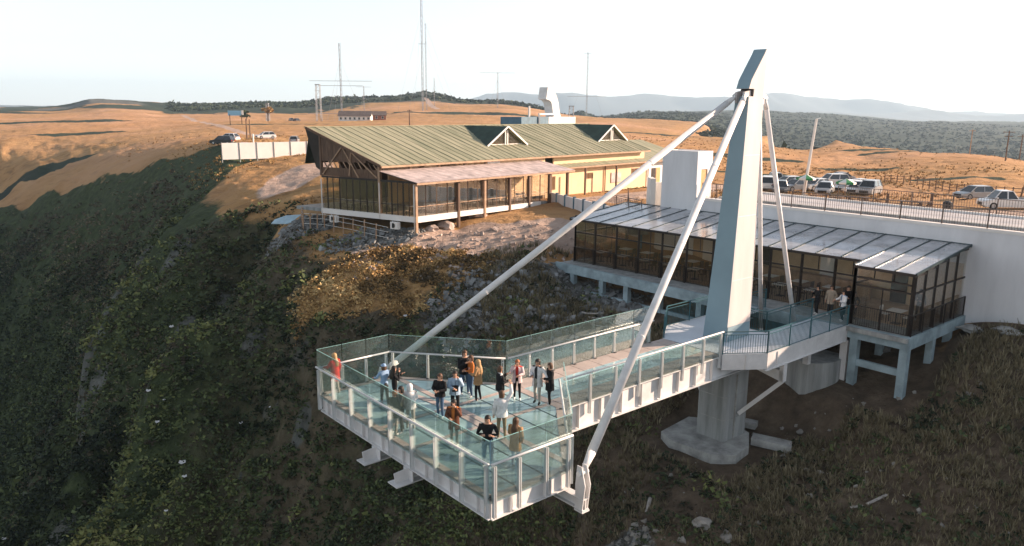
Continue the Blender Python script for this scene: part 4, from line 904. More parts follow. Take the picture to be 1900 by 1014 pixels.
# ---------------- kitchen and toilet wing, cream yellow
wg = thing('kitchen_wing', 'low cream-yellow wing with small dark windows under a lower green roof', 'building', Q(35, 5, 1.5))
for a, b in ((22.1, 27.0), (27.02, 33.2), (33.3, 42.5), (42.6, 46.6)):
    zb = 1.3; MB(Q).box(a, b, 4.0, 4.2, zb, 4.95).build('wall', M_yellow if a < 42 else M_wallw, wg)
MB(Q).box(46.4, 46.6, 4.2, 10, 1.3, 4.9).build('wall', M_wallw, wg)
for a, b, z0, z1 in ((29.6, 31.0, 3.45, 4.15), (39.0, 41.6, 3.55, 4.2), (23.0, 24.1, 2.6, 4.1)):
    w_ = MB(Q).box(a, b, 3.94, 4.03, z0, z1).build('window', M_timberl, wg)
    n = 3
    for i in range(n): MB(Q).box(a+.06+(b-a-.12)*i/n, a+.02+(b-a-.08)*(i+1)/n, 3.91, 3.945, z0+.06, z1-.06).build('pane', M_paneb, w_)
MB(Q).box(44.6, 45.6, 3.93, 4.03, 1.9, 4.0).build('door', M_orange, wg); MB(Q).box(43.6, 44.4, 3.93, 4.03, 1.7, 4.0).build('door', M_dark, wg)
MB(Q).box(34.6, 36.6, 3.9, 3.99, 2.7, 3.9).build('notice_board', M_canopy, wg)
for u0 in (22.1, 33.25, 42.55): MB(Q).tube((u0, 3.85, 1.3), (u0, 3.85, 4.9), .06, 8).build('downpipe', M_timber, wg)
ns = 32
for i in range(ns):
    u0 = 21.5+(52-21.5)*i/ns; u1 = 21.5+(52-21.5)*(i+1)/ns-.02; m_ = MB(Q); v1 = 6.4 if u0 < 41 else 10.5
    um = (u0+u1)/2; zt = 5.0+.30*(v1-3.1)
    for a0, a1, h0, h1 in ((u0, um, 0, .03), (um, u1, .03, 0)): m_.add([Q(a0, 3.1, 5.02+h0), Q(a1, 3.1, 5.02+h1), Q(a1, v1, zt+.02+h1), Q(a0, v1, zt+.02+h0)], [(0, 1, 2, 3)])
    m_.slab([(u0, 3.1, 5.01), (u1, 3.1, 5.01), (u1, v1, zt+.01), (u0, v1, zt+.01)], .03); m_.build('roof_sheet', M_roof, wg)
MB(Q).bar((21.4, 3.06, 4.93), (52, 3.06, 4.93), .08, .16).build('fascia', M_timberl, wg)
MB(Q).bar((21.45, 3.1, 4.98), (21.45, 6.4, 5.97), .08, .2).build('verge_board', M_timberl, wg)
for u0 in (21, 27, 33): MB(Q).box(u0-.08, u0+.08, 2.2, 2.36, 1.6, 4.9).build('post', M_timber, wg)
# hedge along the wing
def leafy(centres, sizes, per, leaf, seed, ups=.3):
    """leaf-sized faces spread through ellipsoidal volumes -> vertex and face lists; fully vectorised"""
    rg = np.random.default_rng(seed); n = len(centres); c = np.repeat(np.asarray(centres), per, 0); sz = np.repeat(np.asarray(sizes), per, 0)
    d = rg.normal(size=(n*per, 3)); d /= np.linalg.norm(d, axis=1)[:, None]; rad_ = rg.random((n*per, 1))**.45
    d[:, 2] = np.abs(d[:, 2])*1.0-.15
    p = c+d*rad_*sz
    L = np.repeat(np.broadcast_to(np.asarray(leaf, float), (n,)), per)[:, None]*(.6+.8*rg.random((n*per, 1)))
    a = rg.normal(size=(n*per, 3)); a[:, 2] *= .6; a /= np.linalg.norm(a, axis=1)[:, None]
    b = np.cross(a, d+rg.normal(size=(n*per, 3))*.6); b /= np.linalg.norm(b, axis=1)[:, None]+1e-6
    v = np.stack([p-a*L-b*L*.45, p+a*L-b*L*.25, p+a*L*.5+b*L*.55, p-a*L*.6+b*L*.5], 1).reshape(-1, 3)
    return v
def quad_mesh(name, v, m, attrs=None):
    n = len(v)//4; me = bpy.data.meshes.new(name); me.vertices.add(len(v)); me.vertices.foreach_set('co', v.astype(np.float32).ravel())
    me.loops.add(4*n); me.loops.foreach_set('vertex_index', np.arange(4*n, dtype=np.int32)); me.polygons.add(n)
    me.polygons.foreach_set('loop_start', np.arange(0, 4*n, 4, dtype=np.int32)); me.polygons.foreach_set('loop_total', np.full(n, 4, np.int32))
    for nm, arr in (attrs or {}).items(): attr(me, nm, arr)
    me.update(); me.materials.append(m); return me
def leaf_mat(name, stops, scale=1.0, useattr=True):
    m = bpy.data.materials.new(name); m.use_nodes = True; n = m.node_tree; b = n.nodes['Principled BSDF']; b.inputs['Roughness'].default_value = .8; b.inputs['Specular IOR Level'].default_value = .2
    r = n.nodes.new('ShaderNodeValToRGB'); e = r.color_ramp.elements
    while len(e) < len(stops): e.new(.5)
    for k, (p, c) in enumerate(stops): e[k].position = p; e[k].color = (*c, 1)
    if useattr: a = n.nodes.new('ShaderNodeAttribute'); a.attribute_name = 'tone'; n.links.new(a.outputs['Fac'], r.inputs[0])
    else: 
        tc = n.nodes.new('ShaderNodeTexCoord'); t = n.nodes.new('ShaderNodeTexNoise'); t.inputs['Scale'].default_value = scale; n.links.new(tc.outputs['Object'], t.inputs['Vector']); n.links.new(t.outputs['Fac'], r.inputs[0])
    n.links.new(r.outputs[0], b.inputs['Base Color']); return m
M_leaf = leaf_mat('hedge_leaves', [(.3, (.03, .05, .015)), (.55, (.08, .085, .02)), (.75, (.16, .13, .03))], 3, False)
M_bark = mat('bark', (.10, .07, .05), .9, var=.3)
hc = [tuple(Q(29.0+i*.42, 3.2+.1*math.sin(i*2.1), 1.45)) for i in range(30)]
hs = [(.4, .4, .55+.15*math.sin(i*1.7)) for i in range(30)]
hd = bpy.data.objects.new('hedge', quad_mesh('hedge', leafy(hc, hs, 60, .11, 5), M_leaf)); C.objects.link(hd)
tag(hd, 'low scruffy hedge along the foot of the cream-yellow wall', 'hedge')
# ---------------- low white wall with dark posts running from the restaurant to the stair house
lw = thing('boundary_wall', 'low white wall of panels between dark posts leading from the veranda towards the stair house', 'wall', Wf(5, 66, 1.5))
A = Vector((3.7, 77.2)); B = Vector((9.9, 58.2)); npn = 9
for i in range(npn+1):
    p = A.lerp(B, i/npn); zt = 3.05+(.35)*(i/npn)
    MB().box(p.x-.14, p.x+.14, p.y-.14, p.y+.14, .6, zt+.05).build('post', M_bluep, lw)
    if i < npn:
        q = A.lerp(B, (i+1)/npn); MB().bar((p.x, p.y, zt-1.0), (q.x, q.y, zt-.97), .12, 1.9).build('wall_panel', M_wall, lw)
        if i > 5: bar_railing((p.x, p.y), (q.x, q.y), lw, h=1.0, step=2, m=M_railb, mid=True, sp=.3, fr=Wf, zof=(zt-.05, zt-.02))
# white block and stairs beside the stair house
wb = thing('gate_wall', 'short thick white wall block standing left of the stair house', 'wall', Wf(10.5, 60, 1.5))
MB().box(10.6, 11.0, 58.6, 60.2, 1.0, 6.0).build('wall_face', M_wallw, wb); MB().box(11.0, 12.8, 59.9, 60.2, 1.0, 5.6).build('wall_face', M_wallw, wb)
st_ = thing('staircase', 'narrow outdoor stair with thin railings climbing beside the white wall block', 'stairs', Wf(9.8, 59, 2))
for i in range(10): MB().box(8.9+i*.02, 10.4, 57.6+i*.3, 57.9+i*.3, 1.8, 2.3+i*.16).build('step', M_conc, st_)
bar_railing((8.9, 57.6), (9.2, 60.6), st_, h=1.0, step=1.0, m=M_railb, fr=Wf, zof=(2.3, 3.9), sp=.25)
# ---------------- white boundary wall on the meadow
bw = thing('boundary_wall', 'bright white panelled wall on the meadow left of the restaurant', 'wall', atY(480, 288, 126))
A = atY(412, 288, 122); B = atY(600, 288, 130)
for i in range(6):
    p = A.lerp(B, i/6); q = A.lerp(B, (i+1)/6)
    MB().bar((p.x+.05, p.y, 4.35+(p.y-120)*.012), (q.x-.05, q.y, 4.35+(q.y-120)*.012), .15, 2.6).build('wall_panel', M_wallw, bw)
    MB().box(p.x-.05, p.x+.05, p.y-.12, p.y+.05, 2.6, 5.72+(p.y-120)*.012).build('post', M_conc, bw)
MB().tube((atY(472, 262, 126.5).x, 126.0, 3), (atY(472, 262, 126.5).x, 126.0, 7.0), .12, 8).build('gate_post', M_wallw, bw)
# fenced patch of wire at the left corner under the gable
wf_ = thing('wire_fence', 'sagging wire fence with timber posts on the slope below the gable', 'fence', atY(540, 420, 69))
pts = [atY(p[0], p[1], Y) for p, Y in (((560, 412), 71), ((563, 430), 68.5), ((602, 424), 68), ((655, 430), 65.5), ((720, 440), 62.5))]
for a, b in zip(pts[:-1], pts[1:]):
    for k in range(3):
        p = a.lerp(b, k/3); g = gz(p.x, p.y); MB().bar((p.x, p.y, g-.2), (p.x+.05, p.y, g+1.5), .1, .1).build('post', M_timberl, wf_)
    ga, gb_ = gz(a.x, a.y), gz(b.x, b.y)
    for h in (.5, 1.0, 1.4): MB().bar((a.x, a.y, ga+h), (b.x, b.y, gb_+h), .03, .03).build('wire', M_whiter, wf_)
# ================================================================== furniture inside the glazing
def table_proto():
    t = thing('dining_table', 'small square white cafe table', 'table', (0, 0, 0))
    MB().box(-.4, .4, -.4, .4, .72, .75).build('tabletop', M_wallw, t); MB().tube((0, 0, 0), (0, 0, .72), .04, 6).build('leg', M_black, t); MB().box(-.22, .22, -.22, .22, 0, .03).build('foot', M_black, t)
    return t
def chair_proto(m):
    t = thing('dining_chair', 'cafe chair', 'chair', (0, 0, 0))
    MB().box(-.2, .2, -.2, .2, .43, .46).build('seat', m, t); MB().box(-.2, .2, .18, .21, .5, .86).build('backrest', m, t)
    for x in (-.18, .18):
        for y in (-.18, .18): MB().box(x-.015, x+.015, y-.015, y+.015, 0, .43).build('leg', M_black, t)
    return t
tp = table_proto(); note_kids(tp); cpw = chair_proto(M_wallw); note_kids(cpw); cpb = chair_proto(M_timber); note_kids(cpb)
used = {}
def put(pr, loc, rz, label, group):
    o = pr if pr.name not in used else copy_tree(pr); used[pr.name] = 1
    o.location = loc; o.rotation_euler = (0, 0, rz); o['label'] = label; o['group'] = group; return o
ORD = ['first', 'second', 'third', 'fourth', 'fifth', 'sixth', 'seventh', 'eighth', 'ninth']
def put_set(p, rz, dvec, cpr, where, gt, gc, sides=('left', 'right')):
    put(tp, p, rz, 'white-topped table, '+where, gt)
    for sd, side in ((-1, sides[0]), (1, sides[1])): put(cpr, p+dvec*sd, rz+(math.pi if sd > 0 else 0)+math.pi/2*(cpr is cpw and abs(dvec.x) < 0), ('brown' if cpr is cpb else 'white')+' chair '+side+' of the table, '+where, gc)
for i in range(9):
    t0 = -17.3+i*2.05
    put_set(P(28.7+.05*t0+.9, t0), TH, P(0, .62)-P(0, 0), cpb, ORD[i]+' from the left in the pavilion\'s front row', 'tables in the pavilion', 'chairs in the pavilion')
    put_set(P(31.2, t0+.3), TH, P(0, .62)-P(0, 0), cpb, ORD[i]+' from the left in the pavilion\'s rear row', 'tables in the pavilion', 'chairs in the pavilion')
put_set(P(28.6, 4.4), TH, P(0, .62)-P(0, 0), cpw, 'alone inside the projecting glass bay', 'tables in the pavilion', 'chairs in the pavilion')
for i in range(8): put_set(Q(1.3+i*2.0, 1.6, FZ), .83-math.pi/2, Q(.62, 0)-Q(0, 0), cpw, ORD[i]+' from the corner behind the restaurant\'s veranda glass', 'tables in the restaurant', 'chairs in the restaurant')
for i in range(4): put_set(Q(1.5, 4.6+i*1.6, FZ), .83, Q(0, .6)-Q(0, 0), cpw, ORD[i]+' behind the restaurant\'s gable glass', 'tables in the restaurant', 'chairs in the restaurant', ('nearer side', 'farther side'))
# bar counter inside the pavilion, lit by the opening
bc = MB(P); bc.box(31.9, 32.5, -6.5, 1.2, 0, 1.1); root_mesh(bc, 'bar_counter', M_timberl, 'light timber counter along the back of the pavilion', 'counter')

# ================================================================== vehicles
M_tyre = mat('tyre_rubber', (.02, .02, .02), .85, var=.1); M_hub = mat('alloy', (.45, .45, .46), .35, metal=.8)
M_cglass = mat('car_glass', (.02, .025, .03), .08, var=.02, spec=.8); M_lampw = mat('headlamp_lens', (.7, .7, .68), .15, var=.02); M_lampr = mat('tail_lamp', (.35, .02, .02), .25, var=.02)
def paint(name, c): return mat(name, c, .28, metal=.25, var=.02, spec=.6)
def car(kind, pm, loc, rz, label, group):
    t = thing('parked_car', label, 'car', loc, group, 0)
    L_, Wd, Hh = (4.2, 1.74, 1.5) if kind == 'hatch' else (4.5, 1.76, 1.46) if kind == 'sedan' else (4.5, 1.82, 1.68) if kind == 'suv' else (5.2, 1.86, 1.76)
    x0, x1 = -L_/2, L_/2; w = Wd/2; gc = .22; belt = .58*Hh
    def prof(y, k):     # side outline of the lower body, nose at +x
        return [(x0, y, gc+.12), (x0+.12, y, gc), (x1-.15, y, gc), (x1, y, gc+.15), (x1-.02, y, belt*.72), (x1-.25, y, belt*.86), (x1-1.15, y, belt), (x0+.35, y, belt+.03), (x0+.03, y, belt*.9)]
    fr = lambda x, y, z: Vector((x*math.cos(rz)-y*math.sin(rz)+loc[0], x*math.sin(rz)+y*math.cos(rz)+loc[1], z+loc[2]))
    mb = MB(fr); rings = []
    for y, ins in ((-w, .10), (-w+.08, 0), (-w*.4, -.03), (w*.4, -.03), (w-.08, 0), (w, .10)):
        rings.append([(x*(1-ins/L_*1.2), y, z-(ins*.4 if z > belt*.8 else -ins*.2)) for x, _, z in prof(y, 0)])
    mb.loft(rings); mb.build('body', pm, t, smooth=False)
    if kind == 'pickup': c0, c1, c2, c3 = -.35, .1, 1.15, 1.7
    elif kind == 'suv': c0, c1, c2, c3 = x0+.12, x0+.45, .45, 1.15
    elif kind == 'hatch': c0, c1, c2, c3 = x0+.15, x0+.65, .35, 1.15
    else: c0, c1, c2, c3 = x0+.55, x0+1.25, .3, 1.15
    mb = MB(fr); mb.loft([[(c0, -w+.06, belt-.02), (c3, -w+.06, belt-.02), (c3, w-.06, belt-.02), (c0, w-.06, belt-.02)], [(c1, -w+.26, Hh-.05), (c2, -w+.26, Hh-.05), (c2, w-.26, Hh-.05), (c1, w-.26, Hh-.05)]]); mb.build('windows', M_cglass, t)
    mb = MB(fr); mb.loft([[(c1-.04, -w+.24, Hh-.06), (c2+.04, -w+.24, Hh-.06), (c2+.04, w-.24, Hh-.06), (c1-.04, w-.24, Hh-.06)], [(c1+.12, -w+.34, Hh), (c2-.1, -w+.34, Hh), (c2-.1, w-.34, Hh), (c1+.12, w-.34, Hh)]]); mb.build('roof', pm, t)
    for sd in (-1, 1):
        for (a, b) in (((c0, belt), (c1, Hh-.05)), ((c3, belt), (c2, Hh-.05)), (((c0+c3)/2-.1, belt), ((c1+c2)/2-.05, Hh-.05))):
            MB(fr).bar((a[0], sd*(w-.05), a[1]), (b[0], sd*(w-.25), b[1]), .09, .05).build('pillar', pm, t)
        MB(fr).box(x1-.5, x1-.03, sd*(w-.22)-.14, sd*(w-.22)+.14, belt*.62, belt*.78).build('headlight', M_lampw, t)
        MB(fr).box(x0-.01, x0+.15, sd*(w-.2)-.12, sd*(w-.2)+.12, belt*.68, belt*.92).build('tail_light', M_lampr, t)
        MB(fr).box(c3-.25, c3-.1, sd*(w+.06)-.08, sd*(w+.06)+.08, belt+.0, belt+.14).build('wing_mirror', pm, t)
        for xx in (x0+.8, x1-.85):
            wh = MB(fr).tube((xx, sd*(w-.2), .33), (xx, sd*(w+.01), .33), .33, 16).build('wheel', M_tyre, t)
            MB(fr).tube((xx, sd*(w-.0), .33), (xx, sd*(w+.02), .33), .2, 10).build('hub', M_hub, wh)
    MB(fr).box(x1-.06, x1+.02, -.5, .5, gc+.12, gc+.4).build('grille', M_black, t)
    MB(fr).box(x0-.02, x0+.02, -.28, .28, gc+.25, gc+.38).build('number_plate', M_lampw, t)
    if kind == 'pickup': 
        MB(fr).box(x0+.1, -.45, -w+.1, w-.1, belt+.02, belt+.05).build('cargo_bed', M_black, t)
    return t
c_white = paint('white_car_paint', (.72, .72, .71)); c_silver = paint('silver_car_paint', (.36, .37, .38)); c_grey = paint('grey_car_paint', (.12, .125, .13)); c_black = paint('black_car_paint', (.02, .022, .025)); c_blue = paint('blue_car_paint', (.03, .08, .2))
G1 = 'cars parked behind the terrace'
def carat(px, py, Y, kind, m, deg, label, group=G1):
    q = atY(px, py, Y); g = gz(q.x, q.y); q = atY(px, py, Y); car(kind, m, (q.x, q.y, g-.02), R(deg), label, group)
carat(1424, 352, 96, 'suv', c_white, 70, 'white car seen end-on just right of the pylon')
carat(1437, 340, 108, 'hatch', c_silver, 80, 'silver car half hidden behind the right back stay')
carat(1478, 352, 95, 'sedan', c_silver, 200, 'silver-grey saloon left of the first green parasol')
carat(1462, 340, 104, 'hatch', c_white, 195, 'white hatchback behind the silver-grey saloon')
carat(1515, 350, 96, 'sedan', c_white, 205, 'white saloon between the two green parasols')
carat(1543, 341, 104, 'suv', c_white, 190, 'large white estate car standing highest in the back row')
carat(1572, 352, 96, 'hatch', c_white, 215, 'white hatchback just right of the second green parasol')
carat(1592, 345, 103, 'sedan', c_white, 200, 'white saloon at the right end of the back row')
carat(1447, 356, 92, 'hatch', c_grey, 250, 'dark grey hatchback nose-on beside the silver-grey saloon')
carat(1530, 356, 92, 'hatch', c_silver, 240, 'silver hatchback squeezed between the white saloon and the second parasol')
carat(1556, 334, 116, 'sedan', c_silver, 185, 'silver saloon peeping over the roof of the white estate car')
carat(1592, 357, 91, 'hatch', c_white, 225, 'white hatchback close left of the silver off-roader')
carat(1612, 358, 90, 'suv', c_silver, 230, 'silver off-roader facing the picnic tables')
carat(1807, 368, 84, 'hatch', c_silver, 190, 'lone grey hatchback parked left of the white pickup')
carat(1872, 388, 72, 'pickup', c_white, 170, 'white pickup truck at the right edge behind the railings')
G2 = 'cars beyond the meadow wall'
carat(412, 257, 150, 'suv', c_black, 175, 'dark blue-black car left of the meadow wall', G2)
carat(425, 256, 156, 'hatch', c_white, 165, 'white car parked tight behind the dark one', G2)
carat(449, 260, 138, 'sedan', c_silver, 185, 'silver car peeping over the left end of the meadow wall', G2)
carat(493, 252, 170, 'hatch', c_white, 215, 'white hatchback behind the middle of the meadow wall', G2)
carat(546, 254, 162, 'hatch', c_silver, 100, 'grey car behind the right part of the meadow wall', G2)
carat(540, 221, 420, 'suv', c_grey, 120, 'dark car on the distant track', 'cars on the distant track')
carat(551, 221, 420, 'hatch', c_black, 70, 'small red-black car beside the one on the distant track', 'cars on the distant track')
# green and white parasols, picnic tables, bollards behind the terrace
M_green = mat('green_canvas', (.02, .20, .07), .8, var=.1); M_canw = mat('white_canvas', (.75, .74, .70), .8, var=.05)
def parasol(px, py, Y, label):
    q = atY(px, py, Y); g = gz(q.x, q.y); t = thing('parasol', label, 'parasol', (q.x, q.y, g), 'green and white parasols behind the terrace')
    MB().tube((q.x, q.y, g), (q.x, q.y, g+2.35), .03, 6).build('pole', M_timberl, t); MB().box(q.x-.3, q.x+.3, q.y-.3, q.y+.3, g, g+.08).build('base', M_conc, t)
    n = 8; r_ = 1.05
    for k in range(n):
        a0, a1 = 2*math.pi*k/n+.4, 2*math.pi*(k+1)/n+.4; mb = MB()
        mb.add([Vector((q.x, q.y, g+2.35)), Vector((q.x+r_*math.cos(a0), q.y+r_*math.sin(a0), g+1.95)), Vector((q.x+r_*math.cos(a1), q.y+r_*math.sin(a1), g+1.95)),
                Vector((q.x+r_*math.cos(a0), q.y+r_*math.sin(a0), g+1.75)), Vector((q.x+r_*math.cos(a1), q.y+r_*math.sin(a1), g+1.75))], [(0, 1, 2), (1, 3, 4, 2)])
        mb.build('canopy_gore', M_green if k % 2 else M_canw, t)
parasol(1493, 362, 86, 'green and white parasol left of the parked estate car'); parasol(1567, 368, 84, 'green and white parasol above the dark picnic benches')
def picnic(px, py, Y, rz, label, lx=2.2):
    q = atY(px, py, Y); g = gz(q.x, q.y); t = thing('picnic_table', label, 'picnic table', (q.x, q.y, g), 'dark timber picnic tables behind the terrace')
    c, s = math.cos(rz), math.sin(rz); fr = lambda x, y, z: Vector((q.x+x*c-y*s, q.y+x*s+y*c, g+z))
    for k in range(4): MB(fr).box(-lx/2, lx/2, -.38+k*.2, -.2+k*.2, .78, .83).build('plank', M_timber, t)
    for sd in (-1, 1):
        MB(fr).box(-lx/2, lx/2, sd*.75-.15, sd*.75+.15, .42, .47).build('bench_seat', M_timber, t)
        for x in (-lx/2+.3, lx/2-.3): MB(fr).bar((x, sd*.2, .78), (x, sd*.6, 0), .09, .09).build('leg', M_timber, t)
    for x in (-lx/2+.3, lx/2-.3): MB(fr).bar((x, -.85, .38), (x, .85, .38), .09, .09).build('crossbar', M_timber, t)
picnic(1523, 378, 78, .2, 'dark picnic table below the first green parasol'); picnic(1558, 382, 76.5, .1, 'dark picnic table under the second green parasol'); picnic(1590, 384, 76, -.1, 'dark picnic table near the silver off-roader')
picnic(1689, 384, 72, -.3, 'single dark picnic table standing free on the pale gravel'); picnic(1715, 386, 71, -.3, 'dark picnic table just right of the free-standing one', 1.3)
for px, lab in ((1645, 'dark timber bollard between the picnic tables and the open gravel'), (1727, 'dark timber bollard right of the last picnic table')):
    q = atY(px, 385, 72); g = gz(q.x, q.y); mb = MB(); mb.tube((q.x, q.y, g), (q.x, q.y, g+1.5), .16, 10, .13); mb.tube((q.x, q.y, g+1.5), (q.x, q.y, g+1.56), .19, 10, .1); root_mesh(mb, 'bollard', M_timber, lab, 'bollard', 'timber bollards')
q = atY(1757, 386, 68); g = gz(q.x, q.y); bn = thing('litter_bin', 'round dark litter bin alone on the gravel', 'bin', (q.x, q.y, g))
MB().tube((q.x, q.y, g+.1), (q.x, q.y, g+.95), .32, 12, .38).build('body', M_black, bn); MB().tube((q.x, q.y, g+.95), (q.x, q.y, g+1.1), .4, 12, .2).build('lid', M_black, bn)
# wire fence on the back edge of the car park
cf = thing('car_park_fence', 'long low dark post-and-rail fence between car park and golden hillside', 'fence', atY(1700, 350, 100))
fp = [atY(1640, 347, 118), atY(1700, 355, 108), atY(1760, 364, 98), atY(1830, 372, 90), atY(1910, 384, 82)]
for a, b in zip(fp[:-1], fp[1:]):
    ga, gb_ = gz(a.x, a.y), gz(b.x, b.y)
    for k in range(5): p = a.lerp(b, k/5); MB().bar((p.x, p.y, ga+(gb_-ga)*k/5-.2), (p.x, p.y, ga+(gb_-ga)*k/5+1.3), .09, .09).build('post', M_timber, cf)
    for h in (.35, .75, 1.15): MB().bar((a.x, a.y, ga+h), (b.x, b.y, gb_+h), .05, .07).build('rail', M_timber, cf)
# lamp pole
def pole(px, pyb, pyt, Y, name, label, cat, r=.16, m=None, arms=(), group=None, lean=0):
    b = atY(px, pyb, Y); g = gz(b.x, b.y); top = atY(px, pyt, Y).z; m = m or M_wallw
    t = thing(name, label, cat, (b.x, b.y, g), group)
    MB().tube((b.x, b.y, g-.3), (b.x+lean, b.y, top), r, 8, r*.7).build('pole', m, t)
    for dz, hw in arms: 
        MB().bar((b.x-hw, b.y, top-dz), (b.x+hw, b.y, top-dz), .12, .14).build('crossarm', m, t)
        for k in (-1, 0, 1): MB().tube((b.x+k*hw*.85, b.y, top-dz), (b.x+k*hw*.85, b.y, top-dz+.25), .06, 6).build('insulator', M_conc, t)
    return t, b, top
lt, b, top = pole(1493, 335, 221, 88, 'lamp_pole', 'tall pale leaning lamp pole among the parked cars', 'lamp pole', .2, M_wallw, lean=.75)
MB().bar((b.x+.75, b.y, top), (b.x+1.2, b.y, top+.1), .14, .08).build('lamp_head', M_whiter, lt)
GP = 'wooden utility poles'
for px, pb, ptp, Y, lab, ar in ((1505, 315, 255, 200, 0, 0),) if False else ():
    pass
pole(1795, 316, 240, 190, 'utility_pole', 'thin utility pole on the golden hill, leftmost of the three on the right', 'utility pole', .13, M_timberl, ((.4, .8),), GP)
pole(1862, 322, 243, 170, 'utility_pole', 'utility pole with a crossarm, tallest on the right-hand hill', 'utility pole', .16, M_timber, ((.3, 1.3), (1.2, .9)), GP)
pole(1889, 312, 250, 205, 'utility_pole', 'dark utility pole farthest right, before the dark forest', 'utility pole', .18, M_timber, ((.5, 1.3),), GP)
pole(1885, 395, 335, 74, 'leaning_post', 'dark leaning post beside the white pickup', 'post', .1, M_timber, lean=.55)
pole(760, 232, 204, 210, 'utility_pole', 'short dark utility pole rising behind the left part of the green roof', 'utility pole', .2, M_timber, ((.3, .6),), GP)
pole(458, 250, 221, 165, 'utility_pole', 'dark timber post behind the meadow wall, left one of a pair', 'utility pole', .17, M_timber, (), GP)
pole(464, 248, 222, 172, 'utility_pole', 'dark timber post behind the meadow wall, right one of a pair', 'utility pole', .15, M_timber, (), GP)
# radio masts
GM = 'guyed radio masts on the skyline'
M_mast = mat('galvanised_mast', (.30, .31, .33), .6, metal=.3, var=.1)
def mast(px, pb, ptp, Y, label, w=.6, dip=()):
    b = atY(px, pb, Y); top = atY(px, ptp, Y).z; g = gz(b.x, b.y)-1; t = thing('radio_mast', label, 'mast', (b.x, b.y, g), GM)
    mb = MB(); a = w
    legs = [(b.x+a*math.cos(k*2.094), b.y+a*math.sin(k*2.094)) for k in range(3)]
    for x, y in legs: mb.bar((x, y, g), (x, y, top), w*.3, w*.3)
    n = int((top-g)/(w*5)); 
    for i in range(n):
        z0, z1 = g+(top-g)*i/n, g+(top-g)*(i+1)/n
        for k in range(3): (xa, ya), (xb, yb) = legs[k], legs[(k+1) % 3]; mb.bar((xa, ya, z0), (xb, yb, z1), w*.16, w*.16)
    mb.build('lattice', M_mast, t)
    for f, L_ in dip: z = g+(top-g)*f; MB().bar((b.x-L_, b.y, z), (b.x+L_, b.y, z), w*.4, w*.4).build('dipole_arm', M_mast, t)
    for k in range(3): an = k*2.094+.4; MB().bar((b.x+math.cos(an)*(top-g)*.3, b.y+math.sin(an)*(top-g)*.3, g), (b.x, b.y, g+(top-g)*.8), .07, .07).build('guy_wire', M_mast, t)
mast(784, 172, -25, 600, 'tallest radio mast, rising out of the picture above the dark peak', .75, ((.55, 2.5),))
mast(791, 176, 44, 620, 'slim mast standing close right of the tallest one', .5, ((.2, 6),))
mast(634, 205, 80, 500, 'tall mast with horizontal dipole arms above the far white house', .6, ((.52, 20), (.46, 14), (.1, 22)))
mast(923, 196, 135, 700, 'T-shaped mast with one long bar at its top', .6, ((.99, 16),))
mast(1088, 206, 97, 800, 'mast with a low crossarm standing over the forest right of the exhaust duct', .7, ((.35, 20), (.98, 4)))
mast(676, 205, 160, 520, 'shorter thin mast over the red far house', .35, ((.97, 5),))
mast(806, 190, 145, 700, 'short mast on the right shoulder of the peak', .4)
def lattice_tower(px, pb, ptp, Y, label, w):
    b = atY(px, pb, Y); top = atY(px, ptp, Y).z; g = gz(b.x, b.y)-.5; t = thing('lattice_tower', label, 'tower', (b.x, b.y, g), 'square lattice towers')
    mb = MB(); 
    for sx in (-1, 1):
        for sy in (-1, 1): mb.bar((b.x+sx*w, b.y+sy*w, g), (b.x+sx*w*.75, b.y+sy*w*.75, top), .22, .22)
    n = 6
    for i in range(n+1):
        z = g+(top-g)*i/n; 
        for sy in (-1, 1): mb.bar((b.x-w, b.y+sy*w, z), (b.x+w, b.y+sy*w, z), .14, .14)
        if i < n: mb.bar((b.x-w, b.y-w, z), (b.x+w, b.y-w, g+(top-g)*(i+1)/n), .12, .12)
    mb.build('lattice', M_mast, t); MB().box(b.x-w, b.x+w, b.y-w, b.y+w, top-.3, top).build('platform', M_mast, t)
lattice_tower(592, 215, 157, 420, 'square lattice tower left of the far white house', 1.3); lattice_tower(1060, 212, 197, 430, 'low lattice platform tower right of the exhaust duct', 1.4)
lattice_tower(497, 215, 192, 420, 'slender lattice tower in front of the far wooded ridge', .8)
# far houses
M_tile = mat('dark_tile_roof', (.13, .10, .09), .85, var=.3, scale=1); M_redw = mat('red_brick_wall', (.33, .12, .07), .85, var=.3)
def house(px, py, Y, L_, D_, Hh, rh, rz, wm, rm, label, nwin):
    q = atY(px, py, Y); g = gz(q.x, q.y)-.3; t = thing('house', label, 'house', (q.x, q.y, g)); c, s = math.cos(rz), math.sin(rz)
    fr = lambda x, y, z: Vector((q.x+x*c-y*s, q.y+x*s+y*c, g+z))
    MB(fr).box(-L_/2, L_/2, -D_/2, D_/2, 0, Hh).build('wall', wm, t)
    for sd in (-1, 1): MB(fr).slab([(-L_/2-.5, sd*(D_/2+.5), Hh-.1), (L_/2+.5, sd*(D_/2+.5), Hh-.1), (L_/2+.5, 0, Hh+rh), (-L_/2-.5, 0, Hh+rh)], .15).build('roof', rm, t)
    for x in (-L_/2+.05, L_/2-.05):
        mb = MB(fr); mb.loft([[(x-.05, -D_/2, Hh), (x-.05, D_/2, Hh), (x-.05, 0, Hh+rh-.15)], [(x+.05, -D_/2, Hh), (x+.05, D_/2, Hh), (x+.05, 0, Hh+rh-.15)]]); mb.build('gable', wm, t)
    for i in range(nwin):
        x = -L_/2+(i+.5)*L_/nwin; w_ = MB(fr).box(x-.6, x+.6, -D_/2-.06, -D_/2+.02, .9, 2.3).build('window', M_wallw, t); MB(fr).box(x-.5, x+.5, -D_/2-.09, -D_/2-.061, 1.0, 2.2).build('pane', M_cglass, w_)
house(660, 218, 420, 17, 8, 3.0, 2.6, .05, M_wallw, M_tile, 'long white far house with a dark tiled roof', 7)
